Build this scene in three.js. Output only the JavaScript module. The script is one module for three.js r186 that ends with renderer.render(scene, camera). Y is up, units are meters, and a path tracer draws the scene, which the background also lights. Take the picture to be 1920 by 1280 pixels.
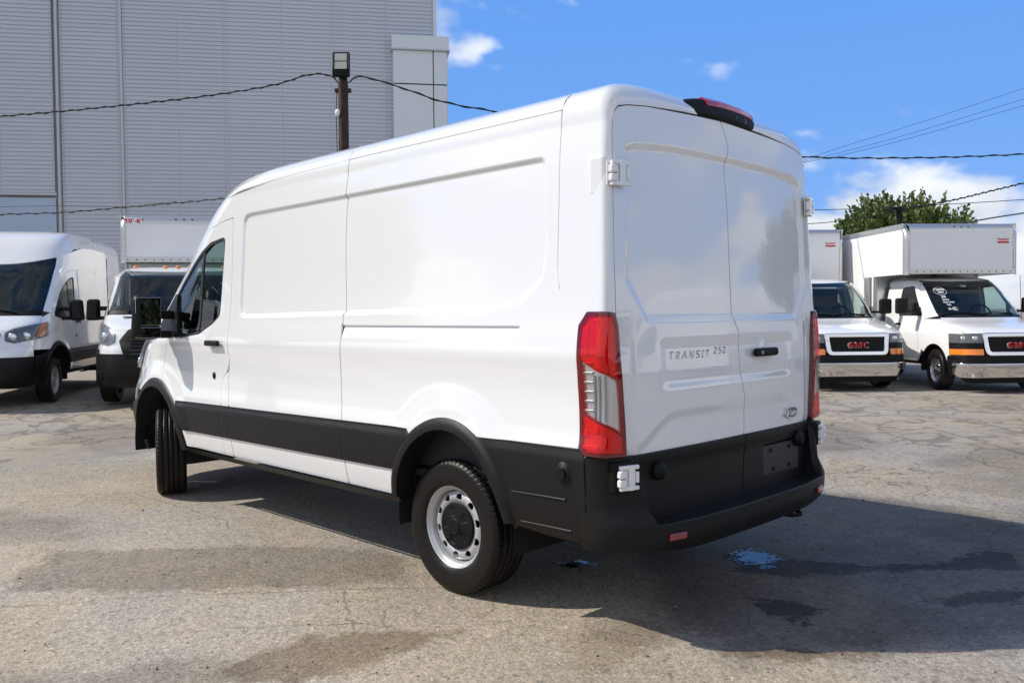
import * as THREE from 'three';
import { mergeGeometries } from 'three/addons/utils/BufferGeometryUtils.js';
import { RoundedBoxGeometry } from 'three/addons/geometries/RoundedBoxGeometry.js';
import { FontLoader } from 'three/addons/loaders/FontLoader.js';
import { TextGeometry } from 'three/addons/geometries/TextGeometry.js';

// ------------------------------------------------------------------ camera, sky, sun, exposure
const scene = new THREE.Scene();
const renderer = new THREE.WebGLRenderer({ antialias: true });
renderer.toneMapping = THREE.LinearToneMapping;
renderer.toneMappingExposure = 0.9;
renderer.shadowMap.enabled = true;

const V = (x, y, z) => new THREE.Vector3(x, y, z);
const camera = new THREE.PerspectiveCamera(43.3, 1024 / 682, 0.1, 2000);
{
  const yaw = 0.786, pitch = -0.0321, roll = -0.0092;
  const f = V(Math.cos(pitch) * Math.cos(yaw), Math.sin(pitch), Math.cos(pitch) * Math.sin(yaw));
  const r = V(-Math.sin(yaw), 0, Math.cos(yaw)), u = r.clone().cross(f);
  const r2 = r.clone().multiplyScalar(Math.cos(roll)).addScaledVector(u, Math.sin(roll));
  const u2 = r.clone().multiplyScalar(-Math.sin(roll)).addScaledVector(u, Math.cos(roll));
  camera.matrixAutoUpdate = true;
  camera.quaternion.setFromRotationMatrix(new THREE.Matrix4().makeBasis(r2, u2, f.clone().negate()));
  camera.position.set(-3.427, 1.471, -3.921);
  scene.add(camera);
}

const SUN = V(0.80, 1.0, -0.735).normalize();
const sun = new THREE.DirectionalLight(new THREE.Color().setRGB(1.0, 0.945, 0.85), 5.0);
sun.position.copy(SUN).multiplyScalar(60); sun.target.position.set(0, 0, 0);
sun.castShadow = true; sun.shadow.mapSize.set(4096, 4096);
Object.assign(sun.shadow.camera, { left: -40, right: 40, top: 40, bottom: -40, near: 1, far: 160 });
scene.add(sun, sun.target);

// ------------------------------------------------------------------ noise
const hash = (x, y, s = 0) => { let h = Math.imul(x, 374761393) ^ Math.imul(y, 668265263) ^ Math.imul(s + 11, 1274126177); h = Math.imul(h ^ (h >>> 13), 1274126177); return ((h ^ (h >>> 16)) >>> 0) / 4294967296; };
const hash3 = (x, y, z) => hash(x + Math.imul(z, 7919), y - Math.imul(z, 104729), z);
const vnoise = (x, y, s = 0) => {
  const xi = Math.floor(x), yi = Math.floor(y); let fx = x - xi, fy = y - yi; fx = fx * fx * (3 - 2 * fx); fy = fy * fy * (3 - 2 * fy);
  const a = hash(xi, yi, s), b = hash(xi + 1, yi, s), c = hash(xi, yi + 1, s), d = hash(xi + 1, yi + 1, s);
  return a + (b - a) * fx + (c - a + (a - b - c + d) * fx) * fy;
};
const vnoise3 = (x, y, z) => {
  const xi = Math.floor(x), yi = Math.floor(y), zi = Math.floor(z); let fx = x - xi, fy = y - yi, fz = z - zi;
  fx = fx * fx * (3 - 2 * fx); fy = fy * fy * (3 - 2 * fy); fz = fz * fz * (3 - 2 * fz);
  const L = (a, b, t) => a + (b - a) * t;
  const P = (k) => L(L(hash3(xi, yi, zi + k), hash3(xi + 1, yi, zi + k), fx), L(hash3(xi, yi + 1, zi + k), hash3(xi + 1, yi + 1, zi + k), fx), fy);
  return L(P(0), P(1), fz);
};
const fbm = (x, y, o = 4, s = 0) => { let v = 0, a = 0.5, t = 0; for (let i = 0; i < o; i++) { v += a * vnoise(x, y, s + i); t += a; a *= 0.5; x = x * 2.03 + 7.1; y = y * 2.03 + 3.7; } return v / t; };
const fbm3 = (x, y, z, o = 5) => { let v = 0, a = 0.5, t = 0; for (let i = 0; i < o; i++) { v += a * vnoise3(x, y, z); t += a; a *= 0.52; x = x * 2.03 + 5.3; y = y * 2.03 + 1.7; z = z * 2.03 + 9.1; } return v / t; };
const sstep = (a, b, x) => { const t = Math.min(1, Math.max(0, (x - a) / (b - a))); return t * t * (3 - 2 * t); };
const lerp = (a, b, t) => a + (b - a) * t;
let seed = 12345; const rnd = () => { seed = (Math.imul(seed, 1664525) + 1013904223) >>> 0; return seed / 4294967296; };

// ------------------------------------------------------------------ sky (air and clouds)
{
  const w = 3072, h = 1536, d = new Float32Array(w * h * 4);
  // single clouds: heading (deg), elevation, half sizes, strength
  const wisps = [[42.2, 16.8, 2.1, 1.2, 0.8, -0.04], [40.6, 18.6, 1.2, 1.8, 0.5], [40.5, 20.8, 5.5, 1.3, 0.6, 0.06], [58.6, 15.4, 1.8, 0.6, 0.45, -0.05], [95, 24, 8, 3, 0.6], [15, 30, 9, 3, 0.6], [150, 26, 9, 4, 0.7], [-40, 22, 10, 4, 0.7], [200, 22, 10, 5, 0.9], [232, 30, 9, 5, 0.9], [215, 42, 10, 5, 0.7], [170, 40, 9, 4, 0.6], [-90, 33, 12, 5, 0.7], [262, 24, 8, 5, 0.8], [120, 48, 14, 6, 0.5], [20, 55, 16, 7, 0.5], [-25, 71, 15, 9, 0.85], [70, 78, 14, 8, 0.8], [71, 3.8, 15, 4.0, 0.94, 0.12], [20, 76, 10, 7, 0.6]];
  for (let j = 0; j < h; j++) {
    const el = ((j + 0.5) / h - 0.5) * 180, ce = Math.cos(el * Math.PI / 180), se = Math.sin(el * Math.PI / 180);
    for (let i = 0; i < w; i++) {
      if (el < -0.5) { const o = (j * w + i) * 4; d[o] = 0.24; d[o + 1] = 0.22; d[o + 2] = 0.19; d[o + 3] = 1; continue; }
      const az = ((i + 0.5) / w - 0.5) * 360, a = az * Math.PI / 180, x = ce * Math.cos(a), z = ce * Math.sin(a), y = se;
      const e = Math.max(0, el), k = Math.pow(1 - Math.min(1, e / 90), 6.0), hz = Math.exp(-e / 8);
      let r = 0.120 + 0.13 * k + 0.10 * hz, g = 0.355 + 0.20 * k + 0.06 * hz, b = 0.94 + 0.24 * k - 0.08 * hz;
      // low bank of cumulus all round; broken cumulus higher up, thicker on the side behind the camera
      const n = fbm3(x * 9, y * 24, z * 9, 6), n2 = fbm3(x * 4 + 20, y * 8, z * 4, 4);
      let c = sstep(0.42, 0.60, n + 0.35 * (n2 - 0.5) + 0.17 - Math.max(0, e - 5) * 0.085 - 0.05 * sstep(4, 0, e));
      const back = 0.5 - 0.5 * Math.cos((az - 50) * Math.PI / 180), up = fbm3(x * 3.1 + 7, y * 4.5, z * 3.1 + 2, 6);
      c = Math.max(c, sstep(0.50, 0.66, up + 0.075 + 0.13 * sstep(0.2, 0.9, back) - 0.34 * sstep(0.30, 0.08, back)) * sstep(5, 14, e + 8 * back) * sstep(86, 55, e) * (0.95 - 0.25 * sstep(30, 60, e)));
      for (const q of wisps) {
        let da = az - q[0]; da = ((da + 540) % 360) - 180; const dx = da * ce / q[2], dy = (el - q[1]) / q[3], dd = dx * dx + dy * dy;
        if (dd < 6) { const wv = fbm3(x * 30 + 9, y * 44, z * 30, 3), m = fbm3(x * 20 + q[0] + wv * 0.9, y * 34 + wv * 0.6, z * 20, 7); c = Math.max(c, q[4] * sstep(0.42, 0.86, m * 1.5 + 0.09 - 0.34 * Math.sqrt(dd) + (q[5] ?? 0))); }
      }
      const dk = fbm3(x * 12 + 3, y * 26 + 0.6, z * 12, 5), lit = 0.50 + 0.92 * dk + 0.014 * Math.min(10, e);
      const cr = 0.97 * lit - 0.10, cg = 0.965 * lit - 0.06, cb = 0.95 * lit + 0.02;
      r = lerp(r, cr, c); g = lerp(g, cg, c); b = lerp(b, cb, c);
      const zen = 1 - 0.48 * sstep(26, 62, e); r *= zen; g *= zen; b *= zen;
      const o = (j * w + i) * 4; d[o] = r; d[o + 1] = g; d[o + 2] = b; d[o + 3] = 1;
    }
  }
  const t = new THREE.DataTexture(d, w, h, THREE.RGBAFormat, THREE.FloatType);
  t.mapping = THREE.EquirectangularReflectionMapping; t.magFilter = THREE.LinearFilter; t.minFilter = THREE.LinearFilter; t.needsUpdate = true;
  scene.background = t; scene.environment = t;
}

// ------------------------------------------------------------------ naming helpers
const used = {};
const numbered = (n) => { used[n] = (used[n] ?? -1) + 1; return used[n] ? n + '_' + String(used[n]).padStart(3, '0') : n; };
function shade(o) { o.traverse((m) => { if (m.isMesh) { m.castShadow = m.receiveShadow = true; } }); return o; }
function thing(name, label, category, group) {
  const o = new THREE.Group(); o.name = numbered(name); o.userData = { label, category }; if (group) o.userData.group = group; scene.add(o); return o;
}
function part(name, geo, mat, parent, label) {
  const g = Array.isArray(geo) ? merge(geo) : geo; const m = new THREE.Mesh(g, mat); m.name = name; m.castShadow = m.receiveShadow = true;
  if (label) m.userData.label = label; parent.add(m); return m;
}
function struct(name, geo, mat) { const m = part(numbered(name), geo, mat, scene); m.userData.kind = 'structure'; return m; }
function merge(list) {
  return mergeGeometries(list.filter(Boolean).map((g) => { const q = g.index ? g.toNonIndexed() : g.clone(); for (const k of Object.keys(q.attributes)) if (!['position', 'normal', 'uv'].includes(k)) q.deleteAttribute(k); if (!q.attributes.uv) q.setAttribute('uv', new THREE.Float32BufferAttribute(new Float32Array(q.attributes.position.count * 2), 2)); return q; }));
}
const box = (w, h, d, x = 0, y = 0, z = 0, ry = 0, rx = 0, rz = 0) => { const g = new THREE.BoxGeometry(w, h, d); g.rotateX(rx); g.rotateZ(rz); g.rotateY(ry); g.translate(x, y, z); return g; };
const rbox = (w, h, d, r, x = 0, y = 0, z = 0, ry = 0, rx = 0, rz = 0, seg = 2) => { const g = new RoundedBoxGeometry(w, h, d, seg, r); g.rotateX(rx); g.rotateZ(rz); g.rotateY(ry); g.translate(x, y, z); return g; };
const tube = (pts, r, seg = 40, rad = 6, tension = 0.5) => new THREE.TubeGeometry(new THREE.CatmullRomCurve3(pts.map((p) => V(...p)), false, 'centripetal', tension), seg, r, rad);
const cyl = (r1, r2, len, axis, x, y, z, seg = 20) => { const g = new THREE.CylinderGeometry(r1, r2, len, seg); if (axis === 'x') g.rotateZ(-Math.PI / 2); if (axis === 'z') g.rotateX(Math.PI / 2); g.translate(x, y, z); return g; };

// ------------------------------------------------------------------ textures and materials
function noiseTex(n, fn, srgb) {
  const d = new Uint8Array(n * n * 4);
  for (let j = 0; j < n; j++) for (let i = 0; i < n; i++) { const c = fn(i, j), o = (j * n + i) * 4; for (let k = 0; k < 3; k++) d[o + k] = Math.max(0, Math.min(255, Math.round((c.length ? c[k] : c) * 255))); d[o + 3] = 255; }
  const t = new THREE.DataTexture(d, n, n, THREE.RGBAFormat); t.wrapS = t.wrapT = THREE.RepeatWrapping; t.magFilter = THREE.LinearFilter; t.minFilter = THREE.LinearMipmapLinearFilter; t.generateMipmaps = true;
  if (srgb) t.colorSpace = THREE.SRGBColorSpace; t.needsUpdate = true; return t;
}
const tnoise = (i, j, n, cell, s) => { // tileable value noise on an n-pixel tile
  const m = n / cell, x = i / cell, y = j / cell, xi = Math.floor(x), yi = Math.floor(y); let fx = x - xi, fy = y - yi; fx = fx * fx * (3 - 2 * fx); fy = fy * fy * (3 - 2 * fy);
  const H = (a, b) => hash(((a % m) + m) % m, ((b % m) + m) % m, s);
  return lerp(lerp(H(xi, yi), H(xi + 1, yi), fx), lerp(H(xi, yi + 1), H(xi + 1, yi + 1), fx), fy);
};
const rgb = (r, g, b) => new THREE.Color().setRGB(r, g, b);
const std = (c, roughness, o = {}) => new THREE.MeshStandardMaterial({ color: c, roughness, ...o });
const phys = (c, roughness, o = {}) => new THREE.MeshPhysicalMaterial({ color: c, roughness, ...o });
const grainTex = noiseTex(256, (i, j) => 0.25 * tnoise(i, j, 256, 2, 1) + 0.35 * tnoise(i, j, 256, 4, 2) + 0.4 * tnoise(i, j, 256, 16, 3));
const grain = (rep) => { const t = grainTex.clone(); t.repeat.set(rep, rep); t.needsUpdate = true; return t; };
const M = {
  paint: phys(rgb(0.80, 0.80, 0.795), 0.10, { ior: 1.6, clearcoat: 1, clearcoatRoughness: 0.015, name: 'white_paint' }),
  plastic: phys(rgb(0.0105, 0.0098, 0.0092), 0.42, { specularIntensity: 0.42, bumpMap: grain(22), bumpScale: 0.0004, name: 'black_grained_plastic' }),
  ridge: phys(rgb(0.014, 0.014, 0.014), 0.22, { name: 'smooth_black_plastic' }),
  plasticDark: phys(rgb(0.0055, 0.0055, 0.0055), 0.55, { specularIntensity: 0.4, name: 'black_plastic' }),
  gloss: phys(rgb(0.01, 0.01, 0.01), 0.12, { name: 'gloss_black' }),
  under: std(rgb(0.005, 0.005, 0.005), 0.95, { name: 'underbody' }),
  rubber: phys(rgb(0.0105, 0.0092, 0.0082), 0.36, { specularIntensity: 0.42, bumpMap: grain(10), bumpScale: 0.0004, name: 'tyre_rubber' }),
  seal: std(rgb(0.01, 0.01, 0.01), 0.6, { name: 'seal' }),
  silver: std(rgb(0.50, 0.50, 0.505), 0.36, { metalness: 0.45, name: 'silver_wheel_paint' }),
  chrome: std(rgb(0.75, 0.75, 0.76), 0.08, { metalness: 1, name: 'chrome' }),
  alu: std(rgb(0.62, 0.61, 0.59), 0.34, { metalness: 0.85, name: 'aluminium' }),
  steel: std(rgb(0.35, 0.35, 0.34), 0.4, { metalness: 0.8, name: 'steel' }),
  glass: phys(rgb(0.62, 0.74, 0.71), 0.0, { transmission: 1, thickness: 0, ior: 1.52, name: 'tinted_glass' }),
  clear: phys(rgb(0.93, 0.94, 0.95), 0.0, { transmission: 1, thickness: 0, ior: 1.5, name: 'clear_lens' }),
  red: phys(rgb(0.92, 0.03, 0.025), 0.01, { transmission: 0.88, thickness: 0, ior: 1.5, clearcoat: 1, clearcoatRoughness: 0.02, name: 'red_lens' }),
  redIn: std(rgb(0.85, 0.035, 0.025), 0.25, { metalness: 0.35, name: 'red_reflector' }),
  redDark: phys(rgb(0.10, 0.004, 0.004), 0.1, { clearcoat: 1, name: 'dark_red_bezel' }),
  refl: std(rgb(0.80, 0.80, 0.80), 0.2, { metalness: 0.85, name: 'lamp_reflector' }),
  orange: phys(rgb(0.85, 0.22, 0.01), 0.1, { clearcoat: 1, name: 'amber_lens' }),
  head: phys(rgb(0.85, 0.87, 0.9), 0.03, { transmission: 0.9, thickness: 0, ior: 1.5, name: 'headlamp_lens' }),
  bezel: std(rgb(0.05, 0.05, 0.055), 0.3, { metalness: 0.3, name: 'lamp_bezel' }),
  interior: std(rgb(0.17, 0.17, 0.165), 0.85, { name: 'cab_trim' }),
  interiorLight: std(rgb(0.24, 0.235, 0.22), 0.9, { name: 'headliner' }),
  seat: std(rgb(0.09, 0.09, 0.095), 0.95, { name: 'seat_cloth' }),
  mirror: std(rgb(0.75, 0.78, 0.8), 0.02, { metalness: 1, name: 'mirror_glass' }),
  frp: phys(rgb(0.80, 0.80, 0.80), 0.38, { clearcoat: 0.5, clearcoatRoughness: 0.15, name: 'box_panel' }),
  redPrint: std(rgb(0.55, 0.015, 0.02), 0.5, { name: 'red_print' }),
  whitePrint: std(rgb(0.85, 0.85, 0.85), 0.6, { name: 'white_print' }),
};
const font = await new FontLoader().loadAsync('fonts/droid/droid_sans_bold.typeface.json');
const fontThin = await new FontLoader().loadAsync('fonts/droid/droid_sans_regular.typeface.json');
const fontSerif = await new FontLoader().loadAsync('fonts/droid/droid_serif_bold.typeface.json');
function text(str, size, depth, f = font, sx = 1, shear = 0) {
  const g = new TextGeometry(str, { font: f, size, depth, curveSegments: 3, bevelEnabled: true, bevelThickness: depth * 0.3, bevelSize: size * 0.02, bevelSegments: 1 });
  g.computeBoundingBox(); const b = g.boundingBox; g.translate(-(b.min.x + b.max.x) / 2, -(b.min.y + b.max.y) / 2, 0);
  g.applyMatrix4(new THREE.Matrix4().set(sx, shear, 0, 0, 0, 1, 0, 0, 0, 0, 1, 0, 0, 0, 0, 1)); return g;
}

// ------------------------------------------------------------------ surface panels
// pchip interpolation
function pchip(xs, ys) {
  const n = xs.length, h = [], dl = [], m = new Array(n);
  for (let i = 0; i < n - 1; i++) { h[i] = xs[i + 1] - xs[i]; dl[i] = (ys[i + 1] - ys[i]) / h[i]; }
  m[0] = dl[0]; m[n - 1] = dl[n - 2];
  for (let i = 1; i < n - 1; i++) { if (dl[i - 1] * dl[i] <= 0) m[i] = 0; else { const a = 2 * h[i] + h[i - 1], b = h[i] + 2 * h[i - 1]; m[i] = (a + b) / (a / dl[i - 1] + b / dl[i]); } }
  return (x) => {
    if (x <= xs[0]) return ys[0] + m[0] * (x - xs[0]); if (x >= xs[n - 1]) return ys[n - 1] + m[n - 1] * (x - xs[n - 1]);
    let k = 0; while (k < n - 2 && x > xs[k + 1]) k++;
    const t = (x - xs[k]) / h[k], t2 = t * t, t3 = t2 * t;
    return (2 * t3 - 3 * t2 + 1) * ys[k] + (t3 - 2 * t2 + t) * h[k] * m[k] + (-2 * t3 + 3 * t2) * ys[k + 1] + (t3 - t2) * h[k] * m[k + 1];
  };
}
const area2 = (p) => { let a = 0; for (let i = 0; i < p.length; i++) { const q = p[(i + 1) % p.length]; a += p[i][0] * q[1] - q[0] * p[i][1]; } return a / 2; };
function inside(p, x, y) { let c = false; for (let i = 0, j = p.length - 1; i < p.length; j = i++) { const [xi, yi] = p[i], [xj, yj] = p[j]; if ((yi > y) !== (yj > y) && x < (xj - xi) * (y - yi) / (yj - yi) + xi) c = !c; } return c; }
function sdist(p, x, y) { let d = 1e9; for (let i = 0, j = p.length - 1; i < p.length; j = i++) { const ax = p[j][0], ay = p[j][1], bx = p[i][0] - ax, by = p[i][1] - ay; const t = Math.max(0, Math.min(1, ((x - ax) * bx + (y - ay) * by) / (bx * bx + by * by + 1e-12))); const dx = x - ax - t * bx, dy = y - ay - t * by; const q = dx * dx + dy * dy; if (q < d) d = q; } d = Math.sqrt(d); return inside(p, x, y) ? -d : d; }
// round the corners of a polygon: r may be a number or a list
function rounded(p, r, seg = 5) {
  const out = [], n = p.length;
  for (let i = 0; i < n; i++) {
    const a = p[(i + n - 1) % n], b = p[i], c = p[(i + 1) % n], rr = Array.isArray(r) ? r[i] : r;
    let ux = a[0] - b[0], uy = a[1] - b[1], vx = c[0] - b[0], vy = c[1] - b[1]; const lu = Math.hypot(ux, uy), lv = Math.hypot(vx, vy); ux /= lu; uy /= lu; vx /= lv; vy /= lv;
    const dot = Math.max(-1, Math.min(1, ux * vx + uy * vy));
    if (!rr || dot < -0.985) { out.push(b); continue; }
    const t = Math.min(rr / Math.tan(Math.acos(dot) / 2), lu * 0.48, lv * 0.48);
    const s = [b[0] + ux * t, b[1] + uy * t], e = [b[0] + vx * t, b[1] + vy * t];
    for (let k = 0; k <= seg; k++) { const q = k / seg, w0 = (1 - q) * (1 - q), w1 = 2 * q * (1 - q), w2 = q * q; out.push([s[0] * w0 + b[0] * w1 + e[0] * w2, s[1] * w0 + b[1] * w1 + e[1] * w2]); }
  }
  return out;
}
function bridge(outer, holes) {
  let ring = outer.slice(); if (area2(ring) < 0) ring.reverse();
  for (let hole of holes) {
    hole = hole.slice(); if (area2(hole) > 0) hole.reverse();
    let best = [1e9]; for (let i = 0; i < ring.length; i++) for (let j = 0; j < hole.length; j++) { const d = (ring[i][0] - hole[j][0]) ** 2 + (ring[i][1] - hole[j][1]) ** 2; if (d < best[0]) best = [d, i, j]; }
    const [, i, j] = best; ring = [...ring.slice(0, i + 1), ...hole.slice(j), ...hole.slice(0, j + 1), ...ring.slice(i)];
  }
  return ring;
}
function clipHalf(p, ax, lim, keepLess) {
  const out = [], n = p.length;
  for (let i = 0; i < n; i++) {
    const a = p[i], b = p[(i + 1) % n], ia = keepLess ? a[ax] <= lim : a[ax] >= lim, ib = keepLess ? b[ax] <= lim : b[ax] >= lim;
    if (ia) out.push(a);
    if (ia !== ib) { const t = (lim - a[ax]) / (b[ax] - a[ax]); const q = [a[0] + (b[0] - a[0]) * t, a[1] + (b[1] - a[1]) * t]; q[ax] = lim; out.push(q); }
  }
  return out;
}
function surfAt(map, off, sign, e = 4e-4) {
  const cache = new Map();
  return (u, v) => {
    const key = u.toFixed(5) + ',' + v.toFixed(5); let r = cache.get(key); if (r) return r;
    const p = map(u, v), a = map(u + e, v), b = map(u - e, v), c = map(u, v + e), d = map(u, v - e);
    const n = a.sub(b).cross(c.sub(d)); const l = n.length(); if (l > 1e-14) n.multiplyScalar(sign / l); else n.set(0, 1, 0);
    r = { p: p.clone().addScaledVector(n, off), n }; cache.set(key, r); return r;
  };
}
// a sheet of metal: outline (and holes) in a chart, bent by map(u,v); o.sign picks the outer side
function panel(outline, map, o = {}) {
  const res = o.res ?? [0.05, 0.05], holes = o.holes ?? [], sf = surfAt(map, o.off ?? 0, o.sign ?? 1, o.e);
  const pos = [], nor = [], uv = [], idx = [], vid = new Map();
  const vert = (u, v) => { const key = u.toFixed(5) + ',' + v.toFixed(5); let k = vid.get(key); if (k !== undefined) return k; const { p, n } = sf(u, v); k = pos.length / 3; pos.push(p.x, p.y, p.z); nor.push(n.x, n.y, n.z); uv.push(u, v); vid.set(key, k); return k; };
  const ring = bridge(outline, holes);
  let u0 = 1e9, u1 = -1e9, v0 = 1e9, v1 = -1e9; for (const [u, v] of ring) { u0 = Math.min(u0, u); u1 = Math.max(u1, u); v0 = Math.min(v0, v); v1 = Math.max(v1, v); }
  const cuts = (a, b, s, extra) => { const n = Math.max(1, Math.ceil((b - a) / s)), r = []; for (let i = 0; i <= n; i++) r.push(a + (b - a) * i / n); for (const q of extra ?? []) if (q > a && q < b) r.push(q); r.sort((x, y) => x - y); return r.filter((x, i) => i === 0 || x - r[i - 1] > 1e-4); };
  const us = cuts(u0, u1, res[0], o.us), vs = cuts(v0, v1, res[1], o.vs);
  const sgn = (o.sign ?? 1) > 0;
  const tri = (a, b, c) => { if (a === b || b === c || a === c) return; sgn ? idx.push(a, b, c) : idx.push(a, c, b); };
  for (let i = 0; i < us.length - 1; i++) {
    let strip = clipHalf(clipHalf(ring, 0, us[i], false), 0, us[i + 1], true); if (strip.length < 3) continue;
    for (let j = 0; j < vs.length - 1; j++) {
      let c = clipHalf(clipHalf(strip, 1, vs[j], false), 1, vs[j + 1], true); if (c.length < 3) continue;
      const cl = c.filter((p, k) => { const q = c[(k + 1) % c.length]; return Math.abs(p[0] - q[0]) + Math.abs(p[1] - q[1]) > 2e-5; }); if (cl.length < 3 || Math.abs(area2(cl)) < 1e-8) continue;
      if (cl.length === 4 && Math.abs(Math.abs(area2(cl)) - (us[i + 1] - us[i]) * (vs[j + 1] - vs[j])) < 1e-9) { const k = cl.map((p) => vert(p[0], p[1])); const f = area2(cl) > 0; f ? (tri(k[0], k[1], k[2]), tri(k[0], k[2], k[3])) : (tri(k[0], k[2], k[1]), tri(k[0], k[3], k[2])); continue; }
      const pts = cl.map((p) => new THREE.Vector2(p[0], p[1])); if (area2(cl) < 0) pts.reverse();
      for (const f of THREE.ShapeUtils.triangulateShape(pts, [])) { const k = f.map((q) => vert(pts[q].x, pts[q].y)); const ar = area2(f.map((q) => [pts[q].x, pts[q].y])); if (Math.abs(ar) < 1e-9) continue; ar > 0 ? tri(k[0], k[1], k[2]) : tri(k[0], k[2], k[1]); }
    }
  }
  // folded edge
  const fl = o.flange ?? 0.016, bev = o.bevel ?? 0.0025;
  if (fl > 0) for (const c of [outline, ...holes]) {
    const ccw = (area2(c) > 0) === (c === outline); const pts = [];
    for (let i = 0; i < c.length; i++) { const a = c[i], b = c[(i + 1) % c.length], n = Math.max(1, Math.ceil(Math.max(Math.abs(b[0] - a[0]) / res[0], Math.abs(b[1] - a[1]) / res[1]))); for (let k = 0; k < n; k++) pts.push([a[0] + (b[0] - a[0]) * k / n, a[1] + (b[1] - a[1]) * k / n]); }
    const N = pts.length, base = pos.length / 3, S = pts.map((p) => sf(p[0], p[1]));
    const dirs = S.map((s, i) => { const t = S[(i + 1) % N].p.clone().sub(S[(i + N - 1) % N].p); const q = t.cross(s.n).multiplyScalar((ccw ? 1 : -1) * (sgn ? 1 : -1)); return q.lengthSq() > 1e-14 ? q.normalize() : V(1, 0, 0); });
    const fdir = o.flangeDir ? V(...o.flangeDir) : null;
    for (let i = 0; i < N; i++) {
      const { p, n } = S[i], q = dirs[i], m = n.clone().add(q).normalize(), back = fdir ?? n.clone().negate();
      const r1 = p.clone().addScaledVector(q, bev).addScaledVector(n, -bev), r2 = r1.clone().addScaledVector(back, fl);
      for (const [a, b] of [[p, n], [r1, m], [r1, q], [r2, q]]) { pos.push(a.x, a.y, a.z); nor.push(b.x, b.y, b.z); uv.push(pts[i][0], pts[i][1]); }
    }
    for (let i = 0; i < N; i++) { const a = base + i * 4, b = base + ((i + 1) % N) * 4; for (const [k, l] of [[0, 1], [2, 3]]) { if (ccw === sgn) { idx.push(a + k, a + l, b + k, b + k, a + l, b + l); } else { idx.push(a + k, b + k, a + l, b + k, b + l, a + l); } } }
  }
  const g = new THREE.BufferGeometry(); g.setAttribute('position', new THREE.Float32BufferAttribute(pos, 3)); g.setAttribute('normal', new THREE.Float32BufferAttribute(nor, 3)); g.setAttribute('uv', new THREE.Float32BufferAttribute(uv, 2)); g.setIndex(idx); return g;
}
// plain grid sheet; normals from the faces
function sheet(nu, nv, map, closeU = false) {
  const pos = [], uv = [], idx = [];
  for (let j = 0; j <= nv; j++) for (let i = 0; i <= nu; i++) { const p = map(i / nu, j / nv); pos.push(p.x, p.y, p.z); uv.push(i / nu, j / nv); }
  for (let j = 0; j < nv; j++) for (let i = 0; i < nu; i++) { const a = j * (nu + 1) + i, b = a + 1, c = a + nu + 1, d = c + 1; idx.push(a, b, d, a, d, c); }
  const g = new THREE.BufferGeometry(); g.setAttribute('position', new THREE.Float32BufferAttribute(pos, 3)); g.setAttribute('uv', new THREE.Float32BufferAttribute(uv, 2)); g.setIndex(idx); g.computeVertexNormals();
  if (closeU) { const n = g.attributes.normal; for (let j = 0; j <= nv; j++) { const a = j * (nu + 1), b = a + nu, q = V(n.getX(a) + n.getX(b), n.getY(a) + n.getY(b), n.getZ(a) + n.getZ(b)).normalize(); n.setXYZ(a, q.x, q.y, q.z); n.setXYZ(b, q.x, q.y, q.z); } }
  return g;
}
const flat = (pts, y = 0) => { const s = new THREE.Shape(pts.map((p) => new THREE.Vector2(p[0], -p[1]))); const g = new THREE.ShapeGeometry(s); g.rotateX(-Math.PI / 2); g.translate(0, y, 0); return g; };
const mirrorZ = (g) => { const q = g.clone(), p = q.attributes.position, n = q.attributes.normal; for (let i = 0; i < p.count; i++) { p.setZ(i, -p.getZ(i)); n.setZ(i, -n.getZ(i)); } const ix = q.index; if (!ix) { for (const k of Object.keys(q.attributes)) { const at = q.attributes[k], sz = at.itemSize; for (let i = 0; i < at.count; i += 3) for (let c = 0; c < sz; c++) { const t = at.array[i * sz + c]; at.array[i * sz + c] = at.array[(i + 1) * sz + c]; at.array[(i + 1) * sz + c] = t; } } } if (ix) { for (let i = 0; i < ix.count; i += 3) { const t = ix.getX(i); ix.setX(i, ix.getX(i + 1)); ix.setX(i + 1, t); } } return q; };
const ellipsePts = (cx, cy, rx, ry, a0, a1, n) => Array.from({ length: n + 1 }, (_, i) => { const a = (a0 + (a1 - a0) * i / n) * Math.PI / 180; return [cx + rx * Math.cos(a), cy + ry * Math.sin(a)]; });

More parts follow.
